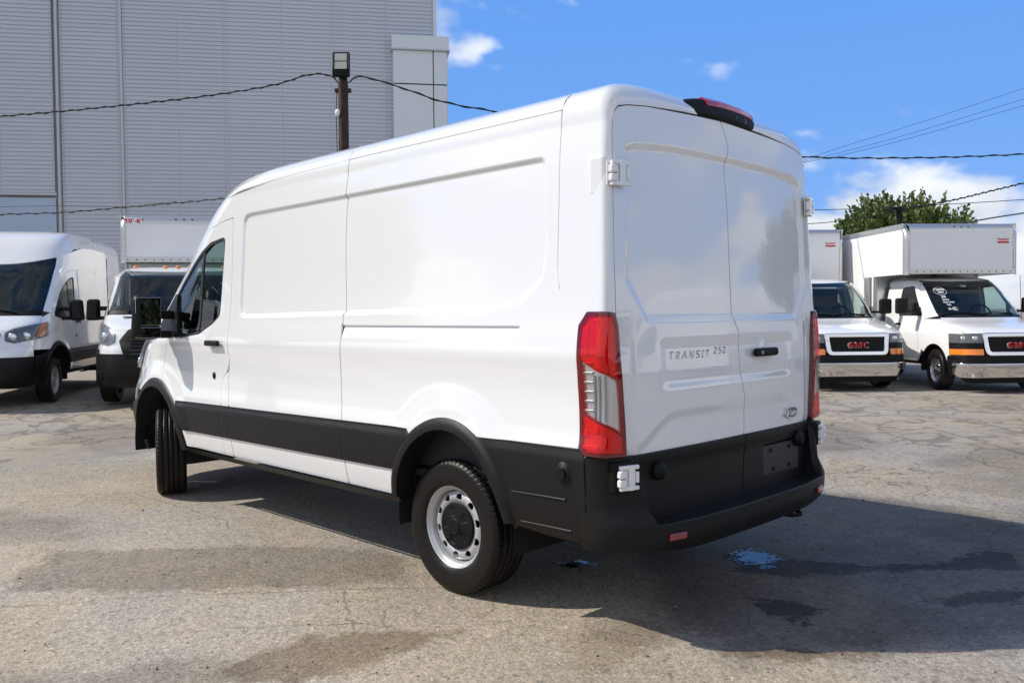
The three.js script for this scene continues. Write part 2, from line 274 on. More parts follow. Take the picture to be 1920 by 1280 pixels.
// ------------------------------------------------------------------ ground
const rise = (x, z) => 0.13 * sstep(6.5, 10.5, x * 0.84 + z * 0.10) * sstep(9, 6.5, z);
const bumpTile = noiseTex(1024, (i, j) => 0.30 * tnoise(i, j, 1024, 4, 5) + 0.30 * tnoise(i, j, 1024, 8, 6) + 0.25 * tnoise(i, j, 1024, 16, 7) + 0.15 * tnoise(i, j, 1024, 64, 8));
{
  const stainsAndShade = [
    { p: [[1.76, -2.62], [2.13, -2.38], [2.39, -2.15], [2.00, -1.67], [1.47, -1.14], [0.98, -0.75], [0.65, -0.76], [0.33, -1.02], [0.52, -1.30], [0.99, -1.81], [1.36, -2.23]], m: [0.62, 0.61, 0.60], e: 0.12 },
    { p: [[-0.07, -2.27], [0.03, -2.13], [-0.01, -1.88], [-0.10, -1.66], [-0.44, -1.30], [-0.47, -1.40], [-0.48, -1.64], [-0.45, -1.95], [-0.40, -2.12], [-0.24, -2.25]], m: [0.60, 0.545, 0.48], e: 0.09 },
    { p: [[-0.57, 0.70], [-0.88, 0.67], [-1.15, 0.93], [-1.47, 1.07], [-1.60, 1.20], [-1.72, 1.54], [-1.81, 1.85], [-1.98, 1.85], [-2.06, 1.52], [-1.86, 1.37], [-1.47, 0.91], [-1.34, 0.65], [-1.16, 0.51], [-0.90, 0.40]], m: [0.34, 0.33, 0.33], e: 0.05 },
    { p: [[-1.16, 0.01], [-1.24, 0.07], [-1.29, 0.04], [-1.40, 0.15], [-1.54, 0.15], [-1.57, 0.06], [-1.56, -0.03], [-1.62, -0.12], [-1.59, -0.18], [-1.52, -0.13], [-1.40, -0.11], [-1.30, -0.03]], m: [0.26, 0.26, 0.26], e: 0.045 },
    { p: [[-1.89, 0.59], [-1.94, 0.77], [-2.07, 1.01], [-2.17, 1.10], [-2.22, 0.88], [-2.09, 0.78], [-1.97, 0.61]], m: [0.40, 0.40, 0.40], e: 0.05 },
    { p: [[-0.88, -1.05], [-0.95, -0.66], [-1.21, -0.56], [-1.23, -0.97], [-1.18, -1.25]], m: [0.86, 0.82, 0.75], e: 0.12 },
    { p: [[-1.52, -0.66], [-1.69, -0.41], [-1.95, -0.27], [-1.77, -0.58]], m: [0.70, 0.62, 0.52], e: 0.07 },
    { p: [[-0.2, 2.8], [-1.3, 2.9], [-2.4, 2.4], [-2.5, 0.6], [-1.6, -0.7], [-1.0, -0.5], [-0.2, 0.4], [0.2, 1.6]], m: [0.42, 0.42, 0.425], e: 0.35 },  // van's cast shadow deepened in the colour, over a darker asphalt patch
  ].map((s) => ({ ...s, b: [Math.min(...s.p.map((q) => q[0])) - 0.3, Math.max(...s.p.map((q) => q[0])) + 0.3, Math.min(...s.p.map((q) => q[1])) - 0.3, Math.max(...s.p.map((q) => q[1])) + 0.3] }));
  const cracks = [
    [[1.51, -2.70], [1.28, -2.44], [1.19, -2.21], [0.83, -1.77], [0.50, -1.39], [0.09, -0.95]], [[0.54, -2.31], [0.48, -2.19], [0.29, -1.96], [0.16, -1.78], [-0.01, -1.60], [-0.17, -1.47]], [[0.41, -1.35], [0.23, -1.47], [0.06, -1.57], [-0.12, -1.66]],
    [[0.06, -1.31], [0.01, -1.39], [-0.06, -1.46], [-0.17, -1.51]], [[-0.23, -0.85], [-0.36, -0.99], [-0.38, -1.14]], [[5.87, -1.02], [5.39, -0.25], [4.59, 0.64], [3.28, 0.91], [2.61, 0.65]], [[4.59, -1.92], [3.87, -1.11], [2.42, -1.03], [2.17, -1.12]],
    [[0.89, 5.28], [0.08, 5.59], [-0.87, 6.24]], [[1.63, 7.15], [0.50, 7.42], [-0.95, 5.94]],
  ].map((p) => ({ p, b: [Math.min(...p.map((q) => q[0])) - 0.15, Math.max(...p.map((q) => q[0])) + 0.15, Math.min(...p.map((q) => q[1])) - 0.15, Math.max(...p.map((q) => q[1])) + 0.15] }));
  const segd = (p, x, y) => { let d = 1e9; for (let i = 1; i < p.length; i++) { const ax = p[i - 1][0], ay = p[i - 1][1], bx = p[i][0] - ax, by = p[i][1] - ay, t = Math.max(0, Math.min(1, ((x - ax) * bx + (y - ay) * by) / (bx * bx + by * by))); d = Math.min(d, Math.hypot(x - ax - t * bx, y - ay - t * by)); } return d; };
  const enc = (c) => c <= 0.0031308 ? c * 12.92 : 1.055 * Math.pow(c, 1 / 2.4) - 0.055;
  function asphalt(x, z, px) {
    const big = fbm(x * 0.35, z * 0.35, 3, 3), mid = fbm(x * 1.6, z * 1.6, 3, 20), dusty = sstep(0.40, 0.62, fbm(x * 0.8 + 9, z * 0.8, 4, 31));
    let k = 0.78 + 0.30 * big + 0.26 * (mid - 0.5);
    let r = lerp(0.335, 0.360, dusty), g = lerp(0.296, 0.304, dusty), b = lerp(0.250, 0.228, dusty);
    // stones in the surface
    const s1 = vnoise(x * 70, z * 70, 50), s2 = vnoise(x * 140, z * 140, 51), s3 = vnoise(x * 28, z * 28, 52);
    const fine = px < 0.01 ? 1 : 0.5;
    k *= 1 + fine * (0.44 * (s1 - 0.5) + 0.46 * (s2 - 0.5)) + 0.16 * (s3 - 0.5);
    if (px < 0.01) { const q = vnoise(x * 48 + 3, z * 48, 60); if (q > 0.89) k *= 0.6; const w = vnoise(x * 60, z * 60 + 5, 61); if (w > 0.88) k *= 1.35; }
    // cracks: crazed pattern in patches, thin dark lines
    const wx = x + 0.25 * fbm(x * 2, z * 2, 3, 70), wz = z + 0.25 * fbm(x * 2 + 5, z * 2, 3, 71);
    const crz = sstep(0.47, 0.62, fbm(x * 0.22 + 4, z * 0.22, 3, 80)) * sstep(1.5, 6, Math.hypot(x + 0.5, z + 1.5));
    const c1 = Math.abs(fbm(wx * 0.9, wz * 0.9, 3, 81) - 0.5), c2 = Math.abs(fbm(wx * 2.2, wz * 2.2, 3, 90) - 0.5);
    const lw = Math.max(0.010, px * 1.1);
    let cr = Math.max(sstep(lw, lw * 0.3, c1) * (0.10 + 0.75 * crz), sstep(lw * 1.6, lw * 0.5, c2) * crz * 0.9);
    for (const q of cracks) if (x > q.b[0] && x < q.b[1] && z > q.b[2] && z < q.b[3]) { const jx = 0.035 * (vnoise(x * 14, z * 14, 95) - 0.5) + 0.012 * (vnoise(x * 60, z * 60, 96) - 0.5), jz = 0.035 * (vnoise(x * 14, z * 14, 97) - 0.5); const w = Math.max(0.0045, px * 0.8) * (0.5 + 1.2 * vnoise(x * 9, z * 9, 98)); cr = Math.max(cr, 0.85 * sstep(w * 1.7, w * 0.5, segd(q.p, x + jx, z + jz))); }
    const st = Math.abs(fbm(x * 0.55 + z * 0.4, (z - x) * 1.7, 4, 130) - 0.5); cr = Math.max(cr, 0.8 * sstep(lw * 1.3, lw * 0.35, st) * sstep(0.44, 0.56, fbm(x * 0.4, z * 0.4 + 9, 3, 131)) * sstep(3, 7, Math.hypot(x + 1, z + 2))); k *= 1 - 0.48 * cr;
    // darker worn patches far off
    const worn = sstep(0.56, 0.66, fbm(x * 0.5 + 30, z * 0.5, 4, 110)) * 0.28; k *= 1 - worn;
    r *= k; g *= k; b *= k;
    for (const s of stainsAndShade) if (x > s.b[0] && x < s.b[1] && z > s.b[2] && z < s.b[3]) {
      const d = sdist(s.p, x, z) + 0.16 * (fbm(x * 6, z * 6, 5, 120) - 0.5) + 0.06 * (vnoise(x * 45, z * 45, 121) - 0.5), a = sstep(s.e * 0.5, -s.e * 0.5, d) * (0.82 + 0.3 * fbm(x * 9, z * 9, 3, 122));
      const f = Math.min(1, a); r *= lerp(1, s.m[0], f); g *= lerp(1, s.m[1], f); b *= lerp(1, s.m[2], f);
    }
    return [enc(Math.min(0.6, r)), enc(Math.min(0.6, g)), enc(Math.min(0.6, b))];
  }
  function lot(name, x0, z0, size, y, n, rough) {
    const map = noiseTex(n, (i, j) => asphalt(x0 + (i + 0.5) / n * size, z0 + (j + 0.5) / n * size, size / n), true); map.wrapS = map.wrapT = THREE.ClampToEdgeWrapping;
    const bm = bumpTile.clone(); bm.repeat.set(size / 1.3, size / 1.3); bm.needsUpdate = true;
    const g = new THREE.PlaneGeometry(size, size, name === 'parking_lot' ? 84 : 1, name === 'parking_lot' ? 84 : 1); g.rotateX(-Math.PI / 2); const u = g.attributes.uv; for (let i = 0; i < u.count; i++) u.setY(i, 1 - u.getY(i)); g.translate(x0 + size / 2, y, z0 + size / 2); if (name === 'parking_lot') { const p = g.attributes.position; for (let i = 0; i < p.count; i++) p.setY(i, y + rise(p.getX(i), p.getZ(i))); g.computeVertexNormals(); }
    return struct(name, g, std(0xffffff, rough, { map, bumpMap: bm, bumpScale: 0.007, name: name + '_surface' }));
  }
  const gtile = noiseTex(512, (i, j) => { const k = 0.75 + 0.3 * tnoise(i, j, 512, 128, 1) + 0.2 * tnoise(i, j, 512, 16, 2) + 0.2 * (tnoise(i, j, 512, 2, 3) - 0.5); return [enc(0.27 * k), enc(0.255 * k), enc(0.232 * k)]; }, true); gtile.repeat.set(120, 120);
  const g0 = new THREE.PlaneGeometry(1600, 1600); g0.rotateX(-Math.PI / 2); g0.translate(0, -0.008, 0); struct('ground', g0, std(0xffffff, 0.95, { map: gtile, name: 'far_asphalt' }));
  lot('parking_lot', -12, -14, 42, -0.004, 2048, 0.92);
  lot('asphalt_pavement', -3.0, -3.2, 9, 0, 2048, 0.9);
  // standing water
  function puddle(cx, cz, ra, rb, ang, thr, label) {
    const c = Math.cos(ang), s = Math.sin(ang), st = 0.0035, pos = [], idx = []; const R = Math.max(ra, rb) * 1.25;
    for (let a = -R; a < R; a += st) for (let b = -R; b < R; b += st) {
      const u = (a * c + b * s) / ra, v = (-a * s + b * c) / rb, dd = Math.sqrt(u * u + v * v), x = cx + a, z = cz + b;
      if (1.05 - dd + 0.9 * (fbm(x * 22, z * 22, 3, 140) - 0.5) + 0.75 * (vnoise(x * 75, z * 75, 141) - 0.5) < thr) continue;
      const k = pos.length / 3; pos.push(x, 0.003, z, x + st, 0.003, z, x + st, 0.003, z + st, x, 0.003, z + st); idx.push(k, k + 2, k + 1, k, k + 3, k + 2);
    }
    const g = new THREE.BufferGeometry(); g.setAttribute('position', new THREE.Float32BufferAttribute(pos, 3)); g.setIndex(idx); g.computeVertexNormals();
    const m = part(numbered('puddle'), g, phys(rgb(0.012, 0.012, 0.013), 0.02, { ior: 1.33, specularIntensity: 1, name: 'water' }), scene); m.userData = { label, category: 'puddle' }; if (thr > 0.6) m.userData.kind = 'stuff';
  }
  puddle(-0.86, 0.69, 0.26, 0.15, 0.75, 0.42, 'small puddle mirroring blue sky in the van shadow behind the bumper');
  puddle(-0.15, -0.13, 0.24, 0.13, 2.4, 0.70, 'broken film of water glinting in shadow next to the rear wheel');
}

// ------------------------------------------------------------------ van body shapes
// a body is a stack of level outlines: side width W(y), straight until xm(y), then a superellipse to the nose xn(y)
function makeBody(t, roof) {
  const ys = t.map((r) => r[0]), Wp = pchip(ys, t.map((r) => r[1])), xm = pchip(ys, t.map((r) => r[2])), xn = pchip(ys, t.map((r) => r[3])), pp = pchip(ys, t.map((r) => r[4]));
  const { y0, top } = roof, W0 = Wp(y0);
  const W = (y) => y <= y0 ? Wp(y) : W0 * Math.pow(Math.max(0, 1 - Math.pow(Math.min(1, (y - y0) / (top - y0)), 3)), 1 / 6.3);
  const S = (x, y) => { const m = xm(y); if (x <= m) return W(y); const q = (x - m) / (xn(y) - m); return W(y) * Math.pow(Math.max(0, 1 - Math.pow(q, pp(y))), 1 / pp(y)); };
  const FR = (z, y) => { const q = Math.min(1, Math.abs(z) / Math.max(1e-4, W(y))), p = pp(y); return xm(y) + (xn(y) - xm(y)) * Math.pow(1 - Math.pow(q, p), 1 / p); };
  const out = (x, z, y) => { const w = W(y); if (Math.abs(z) >= w) return true; const m = xm(y); if (x <= m) return false; const p = pp(y); return Math.pow(Math.abs(z) / w, p) + Math.pow((x - m) / (xn(y) - m), p) > 1; };
  const T = (x, z, lo = 1.0) => { let a = lo, b = top; if (out(x, z, a)) return a; for (let i = 0; i < 40; i++) { const c = (a + b) / 2; if (out(x, z, c)) b = c; else a = c; } return (a + b) / 2; };
  const xa = (y, f = 0.86) => xm(y) + (xn(y) - xm(y)) * Math.pow(1 - Math.pow(f, pp(y)), 1 / pp(y));
  return { W, S, FR, T, xm, xn, xa, top, y0 };
}
const vanBody = makeBody([
  // y, half width, xm, nose, power
  [0.25, 0.93, 2.6, 4.60, 4], [0.40, 0.985, 2.6, 4.72, 4], [0.50, 1.010, 2.6, 4.75, 4], [0.62, 1.030, 2.6, 4.75, 4], [0.74, 1.034, 2.6, 4.74, 4], [0.85, 1.030, 2.6, 4.72, 4], [0.95, 1.018, 2.6, 4.66, 4], [1.10, 1.012, 2.6, 4.57, 4], [1.20, 1.016, 2.62, 4.46, 4], [1.28, 1.022, 2.68, 4.30, 4],
  [1.36, 1.014, 2.74, 4.13, 4], [1.45, 1.000, 2.80, 4.00, 4], [1.60, 0.988, 2.70, 3.84, 3.8], [1.90, 0.970, 2.50, 3.50, 3.5], [2.14, 0.953, 2.40, 3.20, 3.5], [2.31, 0.934, 2.30, 2.90, 3.5], [2.43, 0.915, 2.00, 2.65, 3.5], [2.50, 0.85, 1.60, 2.30, 3.4], [2.53, 0.70, 1.00, 1.80, 3.0], [2.545, 0.3, 0.60, 1.30, 3.0],
], { y0: 2.33, top: 2.545 });

function tyreGeo(R, hw, rimR, fine) {
  // outline from the inner bead round to the outer bead: z = -1 .. 1 (times hw)
  const nT = fine ? 512 : 72, prof = [];
  const side = (s) => { for (const [r, z] of [[rimR, 0.80], [rimR + 0.010, 0.90], [rimR + 0.028, 0.955], [rimR + 0.030, 0.965], [rimR + 0.045, 0.985], [rimR + 0.065, 1.0], [rimR + 0.085, 1.0], [R - 0.036, 0.985], [R - 0.033, 0.992], [R - 0.024, 0.975], [R - 0.012, 0.925], [R - 0.004, 0.86]]) prof.push([r, s * z, 's']); };
  side(-1);
  const tr = fine ? [0.80, 0.70, 0.62, 0.56, 0.545, 0.49, 0.475, 0.36, 0.24, 0.20, 0.185, 0.13, 0.115, 0.06, 0] : [0.8, 0.4, 0];
  for (const z of tr) prof.push([R, -z, 't']); for (const z of tr.slice(0, -1).reverse()) prof.push([R, z, 't']);
  const n0 = prof.length; side(1); const tail = prof.splice(n0).reverse(); prof.push(...tail);
  const g = sheet(nT, prof.length - 1, (u, v) => {
    const [r0, zz] = prof[Math.round(v * (prof.length - 1))], a = u * Math.PI * 2; let r = r0; const az = Math.abs(zz);
    if (fine) {
      const ph = (u * 64 + 1e-6) % 1, i6 = Math.floor(ph * 8);
      if ((az > 0.48 && az < 0.55) || (az > 0.12 && az < 0.19)) r -= 0.009;
      else if (az >= 0.56 && az < 0.94 && r > R - 0.03) { if (i6 === 0) r -= 0.0065; }
      else if (az > 0.19 && az < 0.48 && i6 === 3) r -= 0.003;
    }
    return V(Math.cos(a) * r, Math.sin(a) * r, zz * hw);
  }, true);
  return g;
}
const tyreFine = tyreGeo(0.352, 0.116, 0.212, true), tyreCoarse = tyreGeo(0.352, 0.116, 0.212, false);
// steel wheel, outer face towards +z (flipped for the other side)
function steelWheelGeos() {
  const prof = (pts) => { const g = new THREE.LatheGeometry(pts.map((p) => new THREE.Vector2(p[0], p[1])), 72); g.rotateX(Math.PI / 2); return g; };
  const rim = prof([[0.196, -0.09], [0.199, 0.02], [0.203, 0.06], [0.206, 0.076], [0.211, 0.083], [0.219, 0.087], [0.2225, 0.092], [0.2225, 0.097], [0.219, 0.099], [0.213, 0.097], [0.209, 0.092], [0.205, 0.084], [0.197, 0.080], [0.192, 0.070], [0.188, 0.03], [0.186, -0.01]]);
  const f = (r) => r > 0.180 ? 0.058 - (r - 0.180) * 3.0 : r > 0.125 ? 0.058 + 0.010 * Math.sin((r - 0.125) / 0.055 * Math.PI) : 0.058 - (0.125 - r) * 0.4;
  const holes = Array.from({ length: 10 }, (_, i) => { const a = (i + 0.35) / 10 * Math.PI * 2, cx = 0.157 * Math.cos(a), cy = 0.157 * Math.sin(a); return Array.from({ length: 14 }, (_, k) => { const b = k / 14 * Math.PI * 2, rr = 0.0195 * Math.cos(b), tt = 0.0225 * Math.sin(b); return [cx + rr * Math.cos(a) - tt * Math.sin(a), cy + rr * Math.sin(a) + tt * Math.cos(a)]; }); });
  const disc = [];
  for (let i = 0; i < 10; i++) { const a0 = (i + 0.35 - 0.5) * 36, out = [...ellipsePts(0, 0, 0.190, 0.190, a0, a0 + 36, 8), ...ellipsePts(0, 0, 0.08, 0.08, a0 + 36, a0, 6)]; disc.push(panel(out, (x, y) => V(x, y, f(Math.hypot(x, y))), { res: [0.012, 0.012], holes: [holes[i]], flange: 0.006, bevel: 0.001 })); }
  const cap = panel(ellipsePts(0, 0, 0.122, 0.122, 0, 355, 60), (x, y) => {
    const r = Math.hypot(x, y), a = Math.atan2(y, x); let z = 0.074 + 0.010 * (1 - (r / 0.122) ** 2); if (r < 0.041) z += 0.010 * sstep(0.041, 0.036, r) - 0.003 * sstep(0.034, 0.030, r) ; else { const q = Math.abs(((a / (Math.PI * 2) * 5 + 10) % 1) - 0.5); z -= 0.006 * sstep(0.22, 0.16, q) * sstep(0.05, 0.06, r) * sstep(0.105, 0.095, r); }
    return V(x, y, z);
  }, { res: [0.006, 0.006], flange: 0.025 });
  const drum = cyl(0.17, 0.17, 0.05, 'z', 0, 0, -0.03, 40);
  return { rim, disc, cap, drum };
}
const SW = steelWheelGeos();
function wheel(parent, x, r, z, steer, fine, style) {
  const w = new THREE.Group(); w.name = 'wheel'; w.position.set(x, r, z); w.rotation.y = steer + (z < 0 ? Math.PI : 0); parent.add(w);
  const s = r / 0.352; w.scale.set(s, s, 1);
  part('tyre', fine ? tyreFine : tyreCoarse, M.rubber, w);
  if (style === 'dual') {
    part('rim', SW.rim, M.silver, w);
    const d = []; for (let i = 0; i < 5; i++) { const a0 = i * 72, hole = rounded([[0.10, -0.055], [0.168, -0.05], [0.168, 0.05], [0.10, 0.055]].map(([q, t]) => { const a = (a0 + 36) * Math.PI / 180; return [q * Math.cos(a) - t * Math.sin(a), q * Math.sin(a) + t * Math.cos(a)]; }), 0.02); d.push(panel([...ellipsePts(0, 0, 0.192, 0.192, a0, a0 + 72, 10), [0, 0]], (q, t) => { const rr = Math.hypot(q, t); return V(q, t, 0.06 + 0.03 * sstep(0.10, 0.03, rr)); }, { res: [0.04, 0.04], holes: [hole], flange: 0.02 })); }
    part('wheel_disc', d, M.silver, w); part('drum', SW.drum, M.under, w);
  } else {
    part('rim', SW.rim, style === 'chrome' ? M.chrome : M.silver, w); part('wheel_disc', SW.disc, style === 'chrome' ? M.chrome : M.silver, w); part('hub_cap', SW.cap, style === 'chrome' ? M.chrome : M.plasticDark, w); part('brake_drum', SW.drum, M.under, w);
  }
  return w;
}

// ------------------------------------------------------------------ the cargo van
const B = vanBody, FW = 3.66, RW = -0.02;               // front and rear axle
const recP = rounded([[2.212, 2.192], [2.212, 1.457], [-0.40, 1.487], [-0.58, 1.53], [-0.70, 1.63], [-0.724, 1.76], [-0.69, 2.207]], [0.09, 0.09, 0.05, 0.05, 0.05, 0.05, 0.05]);
const archC = [-0.055, 0.38];
function dent(x, y) {
  let d = 0;
  if (y > 1.40 && x < 2.3 && x > -0.8) d += 0.019 * sstep(0.004, -0.030, sdist(recP, x, y));
  if (y > 1.32 && y < 1.43 && x < 0.93 && x > -0.60) { const e = sstep(-0.575, -0.545, x) * sstep(0.93, 0.918, x); d += e * 0.015 * sstep(1.416, 1.404, y) * Math.max(0, Math.min(1, (y - 1.338) / 0.066)); }
  const q = Math.hypot((x - archC[0]) / 0.49, (y - archC[1]) / 0.565) - 1; if (q < 0.5) d -= 0.020 * sstep(0.34, 0.06, q) * sstep(0.6, 0.9, y) * sstep(0.62, 0.2, Math.abs(x - archC[0]));
  const qf = Math.hypot((x - 3.60) / 0.55, (y - 0.42) / 0.55) - 1; if (qf < 0.5) d -= 0.016 * sstep(0.3, 0.05, qf);
  return d;
}
const sideMap = (x, y) => V(x, y, -(B.S(x, y) - dent(x, y)));
const plainSide = (x, y) => V(x, y, -B.S(x, y));
const frontMap = (z, y) => V(B.FR(z, y), y, z);
const topMap = (x, z) => V(x, B.T(x, z), z);
const gutter = pchip([-0.78, 0.9, 1.232, 1.764, 2.085, 2.297, 2.44, 2.62, 2.80], [2.407, 2.407, 2.400, 2.387, 2.364, 2.347, 2.333, 2.312, 2.285]);
const vseam = (y) => pchip([0.40, 0.505, 0.714, 0.903, 1.124, 1.443, 1.762, 2.02, 2.41], [0.872, 0.874, 0.884, 0.911, 0.930, 0.914, 0.938, 0.950, 0.933])(y);
const doorRear = pchip([0.46, 0.62, 0.86, 0.985, 1.07, 1.16, 1.23, 1.45, 1.735, 2.171], [2.436, 2.444, 2.444, 2.464, 2.385, 2.333, 2.350, 2.345, 2.344, 2.358]);
const bSeam = pchip([0.46, 0.62, 0.84, 1.02, 1.10, 1.16, 1.23, 1.45, 1.735, 2.171], [2.303, 2.303, 2.319, 2.345, 2.338, 2.325, 2.342, 2.337, 2.336, 2.350]);
const fendSeam = pchip([0.46, 0.954, 1.096, 1.259, 1.36], [3.44, 3.456, 3.462, 3.385, 3.36]);
const along = (f, a, b, n, dx = 0) => Array.from({ length: n + 1 }, (_, i) => { const y = a + (b - a) * i / n; return [f(y) + dx, y]; });
const alongX = (f, a, b, n, dy = 0) => Array.from({ length: n + 1 }, (_, i) => { const x = a + (b - a) * i / n; return [x, f(x) + dy]; });
// rear doors face
const RD = (z, y) => -1.13 + 0.03 * (z / 0.88) ** 2 + Math.max(0, y - 1.2) * 0.042;
// the ring of body round the rear doors: section curve by arc length, negative on the left, 0 on the roof's centre
const SEC = (() => {
  const w = [], y = [], s = [0]; const put = (a, b) => { w.push(a); y.push(b); };
  for (let q = 0.40; q < 2.33; q += 0.01) put(B.W(q), q); for (let q = 2.33; q < 2.5; q += 0.004) put(B.W(q), q);
  const wl = B.W(2.5), W0 = B.W(2.33); for (let q = wl - 0.005; q > 0; q -= 0.01) put(q, 2.33 + 0.215 * Math.pow(1 - Math.pow(q / W0, 6.3), 1 / 3)); put(0, 2.545);
  for (let i = 1; i < w.length; i++) s.push(s[i - 1] + Math.hypot(w[i] - w[i - 1], y[i] - y[i - 1]));
  const tot = s[s.length - 1];
  const find = (arr, q) => { let a = 0, b = arr.length - 1; while (b - a > 1) { const m = (a + b) >> 1; if (arr[m] <= q) a = m; else b = m; } return a; };
  const raw = (q) => { const k = find(s, q), t = Math.max(0, Math.min(1, (q - s[k]) / (s[k + 1] - s[k]))); return [w[k] + (w[k + 1] - w[k]) * t, y[k] + (y[k + 1] - y[k]) * t]; };
  const at = (sig) => { const q = tot - Math.abs(sig), [a, b] = raw(q), [c, d] = raw(Math.max(0, q - 0.025)), [e, f] = raw(Math.min(tot, q + 0.025)); let tx = e - c, ty = f - d; if (tot - q < 0.03) { tx = -1; ty = 0; } const l = Math.hypot(tx, ty); return { w: a, y: b, nw: ty / l, ny: -tx / l, sg: sig < 0 ? -1 : 1 }; };
  const ofY = (q) => { const k = find(y, q), t = (q - y[k]) / (y[k + 1] - y[k]); return s[k] + (s[k + 1] - s[k]) * t - tot; };
  return { at, ofY, tot };
})();
const sigY = pchip([-SEC.tot, SEC.ofY(1.47), SEC.ofY(2.2), SEC.ofY(2.42), -0.75, 0].map((q, i) => q + i * 1e-6), [0.06, 0.042, 0.04, 0.06, 0.095, 0.095]);
const ringR = (sig) => sigY(-Math.abs(sig));
function ringMap(t, sig) {
  const c = SEC.at(sig), r = ringR(sig); let d, x; const xr0 = RD(0.9, c.y), t0 = xr0 + r;
  if (t >= t0) { d = 0; x = t; } else { const a = (t0 - t) / r; if (a < Math.PI / 2) { d = r * (1 - Math.cos(a)); x = t0 - r * Math.sin(a); } else { d = r + (a - Math.PI / 2) * r; x = xr0; } }
  const z = c.w - c.nw * d, y = c.y - c.ny * d; const bl = sstep(0.1 * r, r, d); x += bl * (RD(z, y) - RD(0.9, c.y));
  return V(x, y, c.sg * z);
}
const doorEdgeL = [[-0.882, 0.83], [-0.889, 0.95], [-0.902, 1.10], [-0.917, 1.27], [-0.924, 1.44], [-0.921, 1.67], [-0.914, 1.92], [-0.906, 2.14], [-0.901, 2.27], [-0.890, 2.345], [-0.862, 2.382], [-0.80, 2.398], [-0.66, 2.413], [-0.371, 2.430], [0, 2.436]];
const doorAll = [...doorEdgeL, ...doorEdgeL.slice(0, -1).reverse().map(([z, y]) => [-z, y])];
// where the ring meets the door gap
function ringEnd(sig, gap = 0.0095) {
  const c = SEC.at(sig), r = ringR(sig); let a = 0.005, b = 0.25; const ins = (d) => sdist(doorAll, c.sg * (c.w - c.nw * d), c.y - c.ny * d) < gap;
  for (let i = 0; i < 24; i++) { const m = (a + b) / 2; if (ins(m)) b = m; else a = m; }
  const d = (a + b) / 2, t0 = RD(0.9, c.y) + r; return d <= r ? t0 - r * Math.acos(1 - d / r) : t0 - r * Math.PI / 2 - (d - r);
}
function merged(geos, mir) { const g = merge(geos); return mir ? merge([g, mirrorZ(g)]) : g; }

// door recesses
const recDL = rounded([[-0.835, 2.215], [-0.858, 1.62], [-0.72, 1.425], [0.3, 1.425], [0.3, 2.262], [-0.5, 2.255], [-0.75, 2.238]], [0.06, 0.05, 0.05, 0, 0, 0.1, 0.05]);
function doorDent(z, y) {
  const m = -Math.abs(z); let d = 0.015 * sstep(0.006, -0.034, sdist(recDL, m, y)) * sstep(0.002, -0.006, Math.abs(z) < 0.03 ? -1 : -1);
  const lowP = 0.007 * sstep(1.36, 1.30, y) * sstep(1.10, 1.155, y) * sstep(-0.66, -0.56, m) ; d += lowP;
  const e = y + 0.16 * sstep(-0.5, -0.88, m); d += 0.010 * sstep(1.03, 0.955, e) ;
  d += 0.012 * sstep(0.80, 0.84, -m) * sstep(1.5, 1.3, y);
  return d;
}
const doorMap = (z, y) => V(RD(z, y) + doorDent(z, y), y, z);
const seamC = pchip([0.42, 0.53, 0.826, 0.898, 1.014, 1.142, 1.277, 1.39, 1.425, 1.985, 2.20, 2.26, 2.30, 2.44], [0.060, 0.075, 0.100, 0.104, 0.095, 0.062, 0.048, 0.036, 0.004, 0.0, -0.012, -0.008, 0.010, -0.058]);

